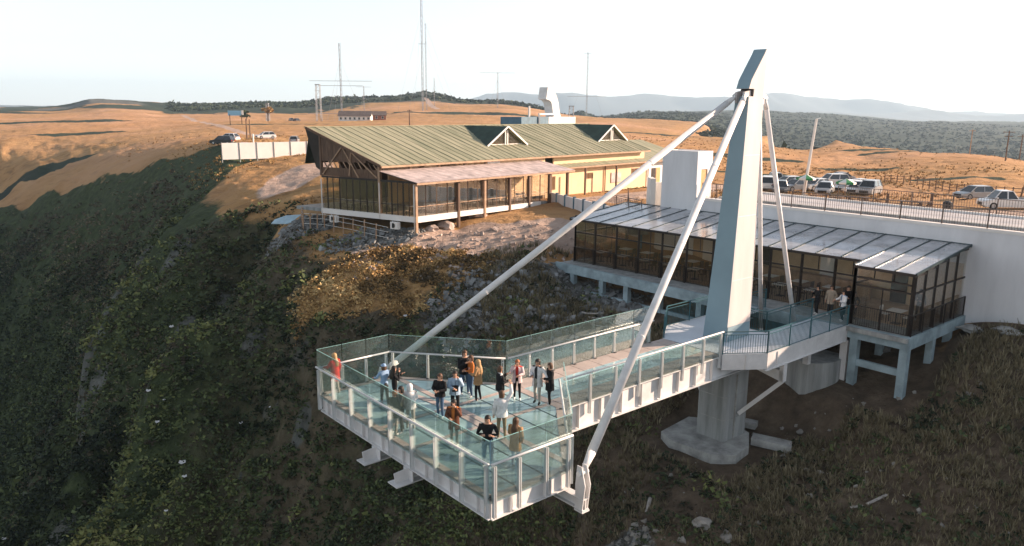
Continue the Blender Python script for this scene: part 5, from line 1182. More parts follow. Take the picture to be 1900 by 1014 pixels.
house(704, 218, 410, 6.5, 6, 2.8, 2.0, .2, M_redw, M_tile, 'small red far house beside the long white one', 2)
# blue billboard on posts and far shed
q = atY(437, 214, 330); g = gz(q.x, q.y); bb = thing('billboard', 'light blue billboard on two dark posts far across the meadow', 'billboard', (q.x, q.y, g))
M_lblue = mat('light_blue_board', (.25, .50, .68), .6, var=.12)
MB().box(q.x-3.2, q.x+2.4, q.y-.1, q.y+.1, q.z-.2, q.z+1.9).build('board', M_lblue, bb); MB().box(q.x+2.42, q.x+3.3, q.y-.11, q.y+.11, q.z+.1, q.z+2.0).build('board', M_wallw, bb)
for dx in (-2.4, 2.6): MB().box(q.x+dx-.15, q.x+dx+.15, q.y-.25, q.y-.12, g-.5, q.z+.3).build('post', M_timber, bb)
# ================================================================== people
def cloth(name, c, **k): return mat('cloth_'+name, c, .85, var=.18, scale=7, bump=.15, bscale=25, spec=.2)
SK = mat('skin', (.55, .31, .21), .6, var=.06, scale=6); HAIR = {k: mat('hair_'+k, c, .6, var=.3, scale=20) for k, c in dict(dark=(.02, .014, .01), brown=(.10, .05, .025), blond=(.45, .28, .13), ginger=(.40, .14, .05), grey=(.3, .29, .28)).items()}
SHOE_W = mat('white_shoes', (.7, .7, .68), .6, var=.05); SHOE_D = mat('dark_shoes', (.03, .025, .02), .6, var=.1); EYE = mat('eye_dark', (.02, .015, .012), .3, var=.05)
JEAN = cloth('blue_jeans', (.07, .12, .20)); LJEAN = cloth('light_jeans', (.25, .38, .50)); BLK = cloth('black', (.014, .014, .016)); CHAR = cloth('charcoal', (.05, .052, .055)); OLIVE = cloth('olive_grey', (.06, .065, .05))
TAN = cloth('tan', (.40, .24, .12)); KHAKI = cloth('khaki', (.24, .19, .12)); WHT = cloth('white', (.75, .74, .73)); RED = cloth('red', (.62, .05, .04)); PINK = cloth('pale_pink', (.68, .52, .52)); DENIM = cloth('pale_denim', (.35, .46, .58))
ORNG = cloth('orange', (.62, .20, .05)); BRN = cloth('brown_pattern', (.12, .05, .03)); SKYB = cloth('light_blue', (.28, .42, .62)); BEIGE = cloth('beige', (.42, .34, .26)); LTR = cloth('light_trousers', (.50, .47, .42)); GRN = cloth('grey_green', (.28, .30, .26))
ARM = {  # (elbow, wrist) for the left side; x forward, y outward, z up
 'down': ((-.03, .25, 1.14), (.05, .26, .90)), 'front': ((.05, .25, 1.15), (.26, .08, 1.14)), 'phone': ((.08, .24, 1.16), (.30, .10, 1.34)), 'face': ((.12, .26, 1.20), (.17, .10, 1.50)),
 'raise': ((.05, .33, 1.62), (.12, .30, 1.90)), 'pocket': ((-.08, .28, 1.16), (.06, .20, .97)), 'rail': ((.14, .25, 1.18), (.38, .20, 1.12)), 'out': ((.0, .36, 1.20), (.14, .46, 1.10)), 'fold': ((.04, .27, 1.14), (.22, -.06, 1.18))}
PEOPLE = []
def person(loc, face, label, top, low, hair='dark', long=False, arms=('down', 'down'), h=1.72, coat=None, shoes=None, wide=1.0, walk=.0, turn=0, hood=None, lean=0.0, group='visitors on the glass platform', bag=None, inner=None, cap=None):
    PEOPLE.append(dict(loc=Vector(loc), face=R(face), label=label, top=top, low=low, hair=hair, long=long, arms=arms, h=h, coat=coat, shoes=shoes or SHOE_W, wide=wide, walk=walk, turn=R(turn), hood=hood, lean=lean, group=group, bag=bag, inner=inner, cap=cap))
def hp(px, py, h=1.72, z=0): q = at(px, py, z+h*.985); return Vector((q.x, q.y, z))
person(hp(620, 657), 150, 'blonde person in a bright red coat at the far left corner of the platform', RED, LTR, 'blond', True, ('rail', 'down'), coat=(RED, .62), turn=10)
person(hp(712, 677), 130, 'person in a light blue top and cap with dark trousers, back to the viewer', SKYB, CHAR, 'brown', False, ('rail', 'rail'), cap=SKYB)
person(hp(731, 681, 1.68), 20, 'long-dark-haired person in black beside the one in the blue top', BLK, BLK, 'dark', True, ('phone', 'face'), h=1.68)
person(hp(729, 727, 1.62), 70, 'ginger-haired person with an olive-grey jacket bending by the front rail', OLIVE, LTR, 'ginger', False, ('front', 'front'), h=1.62, coat=(OLIVE, .72), lean=.12)
person(hp(744, 719, 1.7), 200, 'dark-haired person in charcoal half hidden behind the olive-grey jacket', CHAR, CHAR, 'dark', False, ('face', 'front'), h=1.7)
person(hp(760, 714, 1.7), 100, 'person in a white hooded jacket and pale trousers', WHT, LTR, 'dark', False, ('front', 'phone'), h=1.7, hood=WHT, coat=(WHT, .82))
person(hp(816, 695, 1.7), -110, 'man in a black jacket and jeans looking at something in his hands', BLK, JEAN, 'brown', False, ('front', 'front'), h=1.7, coat=(BLK, .86))
person(hp(844, 690, 1.72), -80, 'person in a pale denim jacket with a black bag across the chest', DENIM, BLK, 'dark', False, ('face', 'front'), coat=(DENIM, .84), bag=BLK)
person(hp(862, 652, 1.84), -60, 'tall man in a black jacket and jeans at the back of the platform', BLK, JEAN, 'brown', False, ('front', 'phone'), h=1.84, wide=1.08, coat=(BLK, .86))
person(hp(874, 661, 1.7), 210, 'person in an orange jacket tucked beside the tall man in black', ORNG, JEAN, 'brown', False, ('front', 'front'), h=1.7)
person(hp(887, 669, 1.7), 160, 'long-haired person in a tan coat and dark leggings', TAN, BLK, 'blond', True, ('front', 'down'), h=1.7, coat=(TAN, .74))
person(hp(842, 743, 1.66), -100, 'dark-haired person in a brown patterned coat near the middle of the platform', BRN, GRN, 'dark', True, ('face', 'front'), h=1.66, coat=(BRN, .66), inner=ORNG)
person(hp(928, 681, 1.7), 20, 'person in a black jacket with pale stripes facing the raised arm', BLK, CHAR, 'brown', False, ('phone', 'front'), h=1.7, coat=(BLK, .8), inner=WHT)
person(hp(960, 669, 1.64), -95, 'ginger-haired person in a pale pink cardigan over a red top', PINK, BLK, 'ginger', True, ('front', 'face'), h=1.64, coat=(PINK, .78), inner=RED)
person(hp(931, 727, 1.76), 95, 'person in a white shirt and khaki trousers raising one arm high', WHT, KHAKI, 'brown', False, ('down', 'raise'), h=1.76, coat=(WHT, .84))
person(hp(998, 668, 1.8), -120, 'person in a long white coat over dark clothes with light trousers', WHT, LTR, 'dark', False, ('out', 'front'), h=1.8, coat=(WHT, .70), inner=CHAR, shoes=SHOE_D)
person(hp(1021, 675, 1.72), 195, 'person dressed all in black with brown hair at the right end of the group', BLK, BLK, 'brown', False, ('front', 'pocket'), coat=(BLK, .66))
person(hp(905, 773, 1.78), -95, 'man in a black sweater and light jeans with hands clasped, nearest the front corner', BLK, LJEAN, 'dark', False, ('fold', 'fold'), h=1.78, wide=1.18)
person(hp(957, 777, 1.7), 60, 'person with long brown hair, a tan fur coat and pale jeans', TAN, LJEAN, 'brown', True, ('front', 'pocket'), h=1.7, coat=(TAN, .66))
GD = 'people at the pavilion door'
person(P(27.0, .75), 200, 'person in black with a phone leaning on the teal railing before the pavilion', BLK, BLK, 'dark', False, ('rail', 'phone'), h=1.66, group=GD)
person(P(27.35, 1.35), 230, 'person in a beige jacket among the group at the pavilion door', BEIGE, CHAR, 'brown', False, ('pocket', 'down'), coat=(BEIGE, .7), group=GD)
person(P(27.75, 2.1), 250, 'dark-haired person in black behind the white top at the pavilion door', BLK, BLK, 'dark', True, ('pocket', 'front'), coat=(BLK, .7), group=GD, h=1.78)
person(P(26.75, 2.35), 190, 'person in a white and light blue top with black trousers at the pavilion door', WHT, BLK, 'dark', False, ('front', 'out'), inner=SKYB, coat=(WHT, .84), group=GD)
person(P(27.3, 2.7), 215, 'short dark-haired person in charcoal just left of the glass bay', CHAR, BLK, 'dark', False, ('pocket', 'pocket'), h=1.62, group=GD)
person(P(30.2, 4.9), 250, 'grey-clad person standing inside the glass bay by the wall', CHAR, CHAR, 'dark', False, ('down', 'front'), h=1.75, group='people inside the pavilion')
def build_people():
    tmp = []
    for d in PEOPLE:
        k = d['h']/1.72; w = d['wide']; ln = d['lean']
        J = {}; E_ = []
        def j(n, x, y, z, r): J[n] = ((x+ln*max(0, z-.9)*1.4)*k, y*k*w, z*k-(ln*.25 if z > 1 else 0), r*k*(1+(w-1)*.6))
        j('pelvis', 0, 0, .95, .135); j('belly', 0, 0, 1.12, .122); j('chest', 0, 0, 1.33, .145); j('neck', .005, 0, 1.475, .055); j('jaw', .02, 0, 1.555, .072); j('crown', .008, 0, 1.645, .088)
        E_ += [('pelvis', 'belly'), ('belly', 'chest'), ('chest', 'neck'), ('neck', 'jaw'), ('jaw', 'crown')]
        for sd, a in ((1, d['arms'][0]), (-1, d['arms'][1])):
            e, wr = ARM[a]; n = 'L' if sd > 0 else 'R'
            j('sh'+n, 0, sd*.175, 1.395, .07); j('el'+n, e[0], sd*e[1], e[2], .048); j('wr'+n, wr[0], sd*wr[1], wr[2], .034)
            dx, dy, dz = wr[0]-e[0], sd*(wr[1]-e[1]), wr[2]-e[2]; l = math.sqrt(dx*dx+dy*dy+dz*dz); j('ha'+n, wr[0]+dx/l*.08, sd*wr[1]+dy/l*.08, wr[2]+dz/l*.08, .034)
            st = d['walk'] or .05; f = sd*st
            j('hip'+n, 0, sd*.085, .90, .095); j('kn'+n, .03+f*.5, sd*.10, .49, .062); j('an'+n, -.02+f, sd*.115, .085, .045); j('to'+n, .12+f, sd*.13, .035, .042)
            E_ += [('chest', 'sh'+n), ('sh'+n, 'el'+n), ('el'+n, 'wr'+n), ('wr'+n, 'ha'+n), ('pelvis', 'hip'+n), ('hip'+n, 'kn'+n), ('kn'+n, 'an'+n), ('an'+n, 'to'+n)]
        names = list(J); me = bpy.data.meshes.new('skeleton'); me.from_pydata([J[n][:3] for n in names], [(names.index(a), names.index(b)) for a, b in E_], [])
        o = bpy.data.objects.new('skeleton', me); C.objects.link(o); md = o.modifiers.new('skin', 'SKIN'); sub = o.modifiers.new('sub', 'SUBSURF'); sub.levels = 1; sub.render_levels = 1
        sv = me.skin_vertices[0].data
        for i, n in enumerate(names):
            r = J[n][3]; sv[i].radius = (r, r*(.78 if n in ('chest', 'belly', 'pelvis') else 1)) if n != 'x' else (r, r); sv[i].use_root = (n == 'pelvis')
        tmp.append((d, o, J, E_))
    bpy.context.view_layer.update(); dg = bpy.context.evaluated_depsgraph_get()
    for d, o, J, E_ in tmp:
        me = bpy.data.meshes.new_from_object(o.evaluated_get(dg)); me.name = 'body'; k = d['h']/1.72
        V = np.zeros(len(me.vertices)*3); me.vertices.foreach_get('co', V); V = V.reshape(-1, 3)
        mats = [SK, d['inner'] or d['top'], d['low'], d['shoes'], EYE]
        for m in mats: me.materials.append(m)
        cat = {}
        def kind(a, b):
            if 'jaw' in (a, b) or 'crown' in (a, b): return 0
            if a[:2] == 'wr' or b[:2] == 'ha': return 0
            if a[:2] in ('kn', 'hi') and b[:2] in ('kn', 'an') or b[:3] == 'hip': return 2
            if b[:2] == 'to': return 3
            return 1
        segs = [(np.array(J[a][:3]), np.array(J[b][:3]), kind(a, b), a) for a, b in E_]
        mi = []
        for p in me.polygons:
            c = np.array(p.center); best = 9; bk = 1
            for a, b, kd, nm in segs:
                ab = b-a; t = max(0, min(1, (c-a)@ab/(ab@ab))); dd = np.linalg.norm(c-a-ab*t)
                if dd < best: best = dd; bk = kd
            if c[2] < .93*k and bk == 1 and abs(c[1]) < .2*k: bk = 2
            if bk == 2 and c[2] > .96*k: bk = 1
            mi.append(bk)
        # hands with fingers, face features appended to the same mesh
        mb = MB(); fm = []
        for n in 'LR':
            a, b = Vector(J['wr'+n][:3]), Vector(J['ha'+n][:3]); dr = (b-a).normalized(); side = dr.cross(Vector((0, 0, 1)));
            if side.length < .2: side = Vector((0, 1, 0))
            side.normalize(); up = side.cross(dr)
            for q in range(4):
                L_ = (.062, .075, .072, .055)[q]*k; f0 = b+side*(q-1.5)*.019*k+dr*.01; f1 = f0+dr*L_*.55-up*.006; f2 = f1+dr*L_*.45-up*.02*k
                mb.bar(f0, f1, .016*k, .015*k); mb.bar(f1, f2, .014*k, .013*k); fm += [0]*12
            t0 = a+dr*.03*k+side*.028*k; mb.bar(t0, t0+(dr*.7+side*.7)*.05*k, .018*k, .017*k); fm += [0]*6
        cz_ = J['crown'][2]-.045*k; cx_ = J['crown'][0]
        mb.bar((cx_+.078*k, 0, cz_+.015*k), (cx_+.105*k, 0, cz_-.02*k), .022*k, .03*k, (0, 1, 0)); fm += [0]*6
        for sd in (-1, 1): mb.box(cx_+.075*k, cx_+.088*k, sd*.032*k-.011*k, sd*.032*k+.011*k, cz_+.008*k, cz_+.02*k); fm += [4]*6
        for sd in (-1, 1): mb.box(cx_-.02*k, cx_+.012*k, sd*.083*k-.008*k, sd*.083*k+.008*k, cz_-.03*k, cz_+.025*k); fm += [0]*6
        mb.box(cx_+.074*k, cx_+.086*k, -.022*k, .022*k, cz_-.052*k, cz_-.045*k); fm += [4]*6
        nv0 = len(V); F0 = [tuple(p.vertices) for p in me.polygons]
        me2 = bpy.data.meshes.new('body'); me2.from_pydata([tuple(v) for v in V]+[tuple(v) for v in mb.v], [], F0+[tuple(i+nv0 for i in f) for f in mb.f])
        for m in mats: me2.materials.append(m)
        me2.polygons.foreach_set('material_index', mi+fm); me2.polygons.foreach_set('use_smooth', [True]*len(F0)+[False]*len(fm)); me2.update()
        bpy.data.objects.remove(o)
        root = thing('person', d['label'], 'person', d['loc'], d['group'], d['face'])
        bo = bpy.data.objects.new('body', me2); C.objects.link(bo); bo.parent = root
        def part(name, m, v, f, par=root, sm_=True):
            me3 = bpy.data.meshes.new(name); me3.from_pydata(v, [], f); me3.materials.append(m)
            if sm_: me3.polygons.foreach_set('use_smooth', [True]*len(f))
            ob = bpy.data.objects.new(name, me3); C.objects.link(ob); ob.parent = par; return ob
        def lathe(cx, cy, rings, n=14, a0=0, a1=2*math.pi, close=True):
            v = []; f = []
            for (z, rx, ry, ox) in rings:
                for i in range(n if close else n+1): a = a0+(a1-a0)*i/n; v.append((cx+ox+rx*math.cos(a), cy+ry*math.sin(a), z))
            m_ = n if close else n+1
            for r in range(len(rings)-1):
                for i in range(n): f.append((r*m_+i, r*m_+(i+1) % m_, (r+1)*m_+(i+1) % m_, (r+1)*m_+i))
            return v, f
        top = J['crown'][2]+.082*k; hm_ = d['hood'] or HAIR[d['hair']]
        if d['cap']: hm_ = d['cap']
        R0 = .104*k*(1.12 if d['hood'] else 1)
        # cap of hair, open at the face
        rings = [(top+.012*k-R0*(1-math.cos(a)), R0*math.sin(a)+.004, R0*math.sin(a)*.93+.004, -.008*k) for a in np.linspace(.05, 1.45, 6)]
        v, f = lathe(cx_, 0, rings, 14); part('hair' if not (d['hood'] or d['cap']) else ('hood' if d['hood'] else 'cap'), hm_, v, f)
        zl = (1.30 if d['long'] else 1.50)*k
        rings = [(top+.012*k-R0*(1-math.cos(1.45)), R0*1.0, R0*.95, -.008*k), (cz_-.02*k, R0*1.02, R0*.95, -.012*k), (1.50*k, R0*(.95 if not d['long'] else 1.1), R0*.85, -.02*k)]
        if d['long']: rings += [(1.40*k, R0*1.25, R0*1.15, -.05*k), (zl, R0*1.15, R0*1.2, -.07*k), (zl-.08*k, R0*.9, R0*.8, -.09*k)]
        v, f = lathe(cx_, 0, rings, 12, math.radians(68), math.radians(292), False); part('hair' if not d['hood'] else 'hood', d['hood'] or HAIR[d['hair']], v, f)
        if d['cap']: part('cap_brim', d['cap'], [(cx_+.06*k, -.07*k, cz_+.05*k), (cx_+.17*k, -.05*k, cz_+.04*k), (cx_+.17*k, .05*k, cz_+.04*k), (cx_+.06*k, .07*k, cz_+.05*k)], [(0, 1, 2, 3)])
        if d['coat']:
            cm, hem = d['coat']; w = d['wide']; ln = d['lean']; rg_ = []
            for z, rx, ry in ((1.45, .075, .10), (1.41, .125, .19), (1.33, .145, .215), (1.15, .135, .185), (1.0, .15, .19), (hem+.1 if hem < .8 else .95, .165, .20), (hem, .175, .212)):
                rg_.append((z*k-(ln*.25 if z > 1 else 0), rx*k*w, ry*k*w, ln*max(0, z-.9)*1.4*k))
            gap = .30 if d['inner'] else .06
            v, f = lathe(0, 0, rg_, 18, gap, 2*math.pi-gap, False)
            rn = random.Random(int(d['loc'].x*100)); v = [(x*(1+rn.uniform(-.03, .03)), y*(1+rn.uniform(-.03, .03)), z+rn.uniform(-.006, .006)) for x, y, z in v]
            part('coat', cm, v, f)
            for n in 'LR':
                mbs = MB(); sh, el, wr = (Vector(J[q+n][:3]) for q in ('sh', 'el', 'wr')); mbs.tube(sh-(el-sh)*.1, el, .082*k, 10, .064*k, caps=False); mbs.tube(el-(wr-el).normalized()*.02, wr, .066*k, 10, .05*k, caps=False)
                ob = part('sleeve', cm, [tuple(x) for x in mbs.v], mbs.f)
        if d['bag']: part('bag', d['bag'], [tuple(x) for x in MB().box(.14, .22, -.12, .1, 1.0, 1.22).v], [(3, 2, 1, 0), (4, 5, 6, 7), (0, 1, 5, 4), (1, 2, 6, 5), (2, 3, 7, 6), (3, 0, 4, 7)], sm_=False)
build_people()
# ================================================================== vegetation and loose things
M_shrub = leaf_mat('ravine_shrub_leaves', [(0, (.015, .023, .014)), (.3, (.040, .055, .027)), (.55, (.078, .102, .040)), (.75, (.14, .165, .06)), (1, (.21, .21, .075))])
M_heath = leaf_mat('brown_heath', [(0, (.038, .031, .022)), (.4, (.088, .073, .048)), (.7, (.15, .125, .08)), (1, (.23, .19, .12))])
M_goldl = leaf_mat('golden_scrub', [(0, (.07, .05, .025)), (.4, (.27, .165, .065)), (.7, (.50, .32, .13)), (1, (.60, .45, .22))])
def sample_cover(n, xr, fn, seed, rmin=16, rmax=170, a0=-40, a1=40):
    """points spread by apparent size: density falls with distance"""
    rg = np.random.default_rng(seed); a = np.radians(rg.uniform(a0, a1, n)); r = np.exp(rg.uniform(math.log(rmin), math.log(rmax), n))
    x = np.sin(a)*r; y = np.cos(a)*r; z = ground(x, y); k = fn(x, y, z) > rg.random(n); return x[k], y[k], z[k], r[k]
def clear_of(x, y):
    s, t = st_of(x, y); u, v = uv_of(x, y)
    c = (s > 24.5)*(s < 34.2)*(t > -20)*(t < 7) + (s > 33)*(t > -14)*(s < 90) + (u > -1.5)*(u < 54)*(v > -5)*(v < 20)+(s > 16)*(s < 22.5)*(np.abs(t) < 3)+(s > 22.5)*(s < 28)*(np.abs(t) < 4.5)
    return 1-(c > 0)
def gdist(x, y): return np.hypot((x+9.4)/6.2, (y-55.3)/4.0)+fbm(x/3, y/3, 4, 71)*.6
def f_scrub(x, y, z):
    inpatch = gdist(x, y) < 1.0; dirtp = (np.hypot((x+2.0)/11.5, (y-62.0)/4.8) < 1.0) | ((x > -43) & (y > 88))
    valley = sm(1.5, -1.0, z)
    right = np.hypot(x-20, y-34) < 22; valley = valley*np.where((x > 2) & (y > 66), 0, 1)*np.where((x < -30) & (y > 95), .5, 1)
    return np.clip(valley*(1-inpatch)*(1-dirtp)*clear_of(x, y)*np.where(right & (x > 3), .22, 1), 0, 1)
def foliage(name, n, fn, seed, per, size, leaf, m, tone, **k):
    x, y, z, r = sample_cover(n, None, fn, seed, **k); rg = np.random.default_rng(seed+1); q = len(x)
    f = np.clip((r/45)**.8, .5, 3.2); sz = (rg.random(q)**1.6*.9+.35)*f*size
    c = np.stack([x, y, z-.05*sz], -1); s3 = np.stack([sz, sz, sz*(.55+.5*rg.random(q))], -1)
    v = leafy(c, s3, per, leaf*f*(.8+.5*rg.random(q)), seed+2)
    tn = tone(x, y, z)+rg.normal(0, .10, q); tn = np.repeat(np.repeat(tn, per)+rg.normal(0, .13, q*per), 4)
    o = bpy.data.objects.new(name, quad_mesh(name, v, m, {'tone': np.clip(tn, 0, 1)})); C.objects.link(o); o['kind'] = 'stuff'; return o
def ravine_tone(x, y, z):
    gully_shade = sm(-27, -30, x)*(1-sm(62, 70, y))+sm(-46, -49, x)*sm(62, 70, y)
    return .40+.45*fbm(x/13, y/13, 4, 111)+.22*fbm(x/4, y/4, 3, 77)+.35*crest_tone(x, y)-.26*np.clip(gully_shade, 0, 1)-.10*sm(-5, 12, x)  # shade painted into leaf tone: gullies darker, spur crests lighter
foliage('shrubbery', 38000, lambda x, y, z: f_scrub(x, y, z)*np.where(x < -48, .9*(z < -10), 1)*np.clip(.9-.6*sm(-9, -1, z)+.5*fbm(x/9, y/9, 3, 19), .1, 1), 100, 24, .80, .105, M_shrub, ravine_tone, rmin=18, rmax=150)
foliage('heath_scrub', 26000, lambda x, y, z: f_scrub(x, y, z)*np.clip(.35+.6*sm(-12, -2, z)+fbm(x/10, y/10, 3, 133), .1, 1), 200, 18, .55, .075, M_heath, lambda x, y, z: .30+.4*fbm(x/7, y/7, 4, 121), rmin=18, rmax=170)
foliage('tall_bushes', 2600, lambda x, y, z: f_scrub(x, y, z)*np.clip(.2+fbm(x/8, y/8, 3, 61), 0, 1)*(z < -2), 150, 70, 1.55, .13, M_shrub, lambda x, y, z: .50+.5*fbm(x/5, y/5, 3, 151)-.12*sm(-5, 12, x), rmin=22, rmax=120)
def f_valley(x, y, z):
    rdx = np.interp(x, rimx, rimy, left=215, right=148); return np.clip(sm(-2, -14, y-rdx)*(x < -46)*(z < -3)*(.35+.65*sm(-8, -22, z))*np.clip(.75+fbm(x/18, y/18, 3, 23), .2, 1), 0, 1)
foliage('valley_shade_scrub', 26000, lambda x, y, z: f_valley(x, y, z)*(1-sm(-20, -32, z)), 850, 16, .5, .06, M_heath, lambda x, y, z: .50+.4*fbm(x/16, y/16, 4, 141), rmin=88, rmax=260, a0=-42, a1=-17)  # brown leaves carry on the shade colour of the slope below the rim
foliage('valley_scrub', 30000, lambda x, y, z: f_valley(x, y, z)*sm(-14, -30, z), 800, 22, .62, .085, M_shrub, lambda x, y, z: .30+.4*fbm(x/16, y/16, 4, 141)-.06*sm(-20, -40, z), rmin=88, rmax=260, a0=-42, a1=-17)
foliage('golden_scrub', 7000, lambda x, y, z: (gdist(x, y) < 1.15)*np.clip(.7+fbm(x/1.3, y/1.3, 3, 17)*1.6, .1, 1), 300, 26, .55, .075, M_goldl, lambda x, y, z: .48+.9*fbm(x/2, y/2, 3, 122), rmin=45, rmax=66, a0=-22, a1=0)  # golden plants kept to the sun pool, its light in their colour
# dry grass tufts on the slope below the pavilion
def tufts(name, n, fn, seed, m, h0, **k):
    x, y, z, r = sample_cover(n, None, fn, seed, **k); rg = np.random.default_rng(seed); q = len(x); per = 7
    X = np.repeat(np.stack([x, y, z], -1), per, 0); N = len(X); a = rg.random(N)*6.283; f = np.repeat(np.clip(r/30, .7, 4), per)
    h = h0*(.5+rg.random(N))*f; w = .022*f; d = np.stack([np.cos(a), np.sin(a), 0*a], -1); sd = np.stack([-np.sin(a), np.cos(a), 0*a], -1)
    b = X+d*(.08*rg.random((N, 1)))*f[:, None]-[0, 0, .03]; tp = b+d*(h*(.3+.5*rg.random(N)))[:, None]+np.stack([0*h, 0*h, h], -1)
    v = np.stack([b-sd*w[:, None], b+sd*w[:, None], tp+sd*w[:, None]*.3, tp-sd*w[:, None]*.3], 1).reshape(-1, 3)
    tn = np.repeat(rg.random(q)*.5+.3, per*4)+np.repeat(rg.normal(0, .1, N), 4)
    o = bpy.data.objects.new(name, quad_mesh(name, v, m, {'tone': np.clip(tn, 0, 1)})); C.objects.link(o); o['kind'] = 'stuff'; return o
M_dryg = leaf_mat('dry_brown_grass', [(0, (.075, .06, .036)), (.4, (.15, .125, .075)), (.7, (.22, .185, .11)), (1, (.34, .29, .19))])  # brown ramp, duller than the golden grass
tufts('dry_grass', 42000, lambda x, y, z: clear_of(x, y)*(z < 3)*(x > -2)*np.clip(.6+fbm(x/4, y/4, 3, 5), 0, 1), 400, M_dryg, .22, rmin=18, rmax=58, a0=-5, a1=42)
M_goldg = leaf_mat('golden_grass', [(0, (.10, .055, .02)), (.4, (.26, .145, .05)), (.7, (.38, .24, .10)), (1, (.48, .34, .17))])
tufts('golden_grass', 24000, lambda x, y, z: clear_of(x, y)*(z > -1.5)*np.clip(.3+fbm(x/20, y/20, 3, 6)*1.8, 0, 1)*(1-sm(90, 330, np.hypot(x, y))), 500, M_goldg, .06, rmin=60, rmax=330, a0=-36, a1=38)
# boulders, rubble, litter, timber
def rock(px, py, Y, r, label, m=M_rock, grp=None, name='boulder', sq=.6):
    q = atY(px, py, Y); g = gz(q.x, q.y); import bmesh
    bm = bmesh.new(); bmesh.ops.create_icosphere(bm, subdivisions=2, radius=1); rn = random.Random(int(px*7+py))
    ox, oy = rn.random()*9, rn.random()*9
    for v in bm.verts: d = .75+.45*mn.noise(Vector((v.co.x+ox, v.co.y+oy, v.co.z))*1.3); v.co = Vector((v.co.x*r*d, v.co.y*r*d*(.7+.3*rn.random()), v.co.z*r*sq*d))
    me = bpy.data.meshes.new(name); bm.to_mesh(me); bm.free(); me.materials.append(m); o = bpy.data.objects.new(name, me); C.objects.link(o); o.location = (q.x, q.y, g+r*.12); o.rotation_euler = (0, 0, rn.random()*6)
    return tag(o, label, 'rock', grp)
M_pale = mat('pale_stone', (.30, .28, .25), .9, var=.25, scale=3, bump=.5)
for px, py, Y, r, lab in ((1337, 876, 34.5, .30, 'squarish pale stone just below the pier footing'), (1497, 873, 33.5, .22, 'pale stone at the left end of the short row right of the footing'), (1520, 876, 33.2, .25, 'pale stone at the right end of the short row right of the footing'),
        (1486, 783, 37, .28, 'pale stone uphill of the footing arm'), (1735, 790, 34, .18, 'small pale stone in the grass below the bay columns'), (1812, 750, 35, .2, 'pale stone on the slope at the right edge'), (1690, 768, 35, .16, 'little pale stone between the bay columns and the lower grass'),
        (1408, 895, 32, .14, 'small pale stone below the broken footing arm'), (1500, 985, 27.5, .22, 'pale stone at the bottom edge'), (1635, 873, 32, .12, 'tiny pale stone in the middle of the right-hand slope'),
        (1120, 640, 45, .35, 'grey boulder under the left end of the pavilion'), (1095, 655, 44, .25, 'grey boulder lying lower left of the pavilion columns'), (1640, 655, 41, .5, 'flat grey rock beside the bay columns')):
    rock(px, py, Y, r, lab, M_pale if r < .3 else M_rock, 'loose stones on the slope')
rock(1800, 622, 40, 1.0, 'broad pale concrete lump at the foot of the white wall', M_conc2, None, sq=.25)
rock(1868, 625, 38.5, .9, 'pale slab-like lump right of the other one at the wall foot', M_conc2, None, sq=.25)
rock(1300, 1003, 29, .55, 'broken white concrete lump at the bottom edge of the slope', M_pale, None, sq=.5)
rock(1345, 1010, 28.5, .4, 'smaller broken concrete lump at the bottom edge', M_pale, None, sq=.5)
# rubble field as real pieces joined
def rubble(name, cx0, cy0, rx, ry, n, size, m, seed):
    rg = np.random.default_rng(seed); mb = MB()
    a = rg.random(n)*6.283; q = np.sqrt(rg.random(n)); x = cx0+np.cos(a)*q*rx; y = cy0+np.sin(a)*q*ry; z = ground(x, y)
    for i in range(n):
        s = size*(.3+rg.random()**3*1.6); rot = Matrix.Rotation(rg.random()*6.28, 3, Vector(rg.normal(size=3)).normalized()); h = [s*(.5+rg.random()) for _ in range(3)]
        p = [Vector((sx*h[0]*rg.uniform(.6, 1), sy*h[1]*rg.uniform(.6, 1), sz*h[2]*rg.uniform(.4, .8))) for sz in (-1, 1) for sx, sy in ((-1, -1), (1, -1), (1, 1), (-1, 1))]
        mb.hexa([rot@v+Vector((x[i], y[i], z[i])) for v in p])
    return mb.build(name, m, kind='stuff')
M_rub = mat('rubble_stone', (.30, .31, .31), .9, var=.5, scale=.8, bump=.4, col2=(.08, .08, .075)); M_rubw = mat('pink_rubble', (.46, .37, .32), .9, var=.4, scale=1)
rubble('rubble', 2.0, 50.5, 8.0, 5.5, 1500, .16, M_rub, 1); rubble('rubble', -12, 64.2, 4.5, 2.6, 500, .14, M_rub, 2); rubble('rubble', -19.5, 69.5, 3.2, 3.2, 260, .16, M_rub, 3)
rubble('rubble', -3, 59, 11, 5, 600, .13, M_rubw, 4); rubble('rubble', 5.2, 27, 2.0, 3.0, 260, .09, M_pale, 5); rubble('rubble', 15, 30, 11, 8, 260, .07, M_pale, 6)
# heaped earth and boulders under the veranda
for px, py, Y, r, lab in ((828, 420, 66.5, 1.1, 'orange-lit earth mound under the veranda beside the first tall post'), (888, 405, 70, 1.2, 'pinkish boulder under the middle of the veranda'), (800, 428, 65, .8, 'low earth mound between the corner post and the first tall post'), (925, 398, 73, .8, 'pinkish boulder under the far end of the veranda')):
    rock(px, py, Y, r, lab, M_rubw, 'mounds under the veranda', sq=.55)
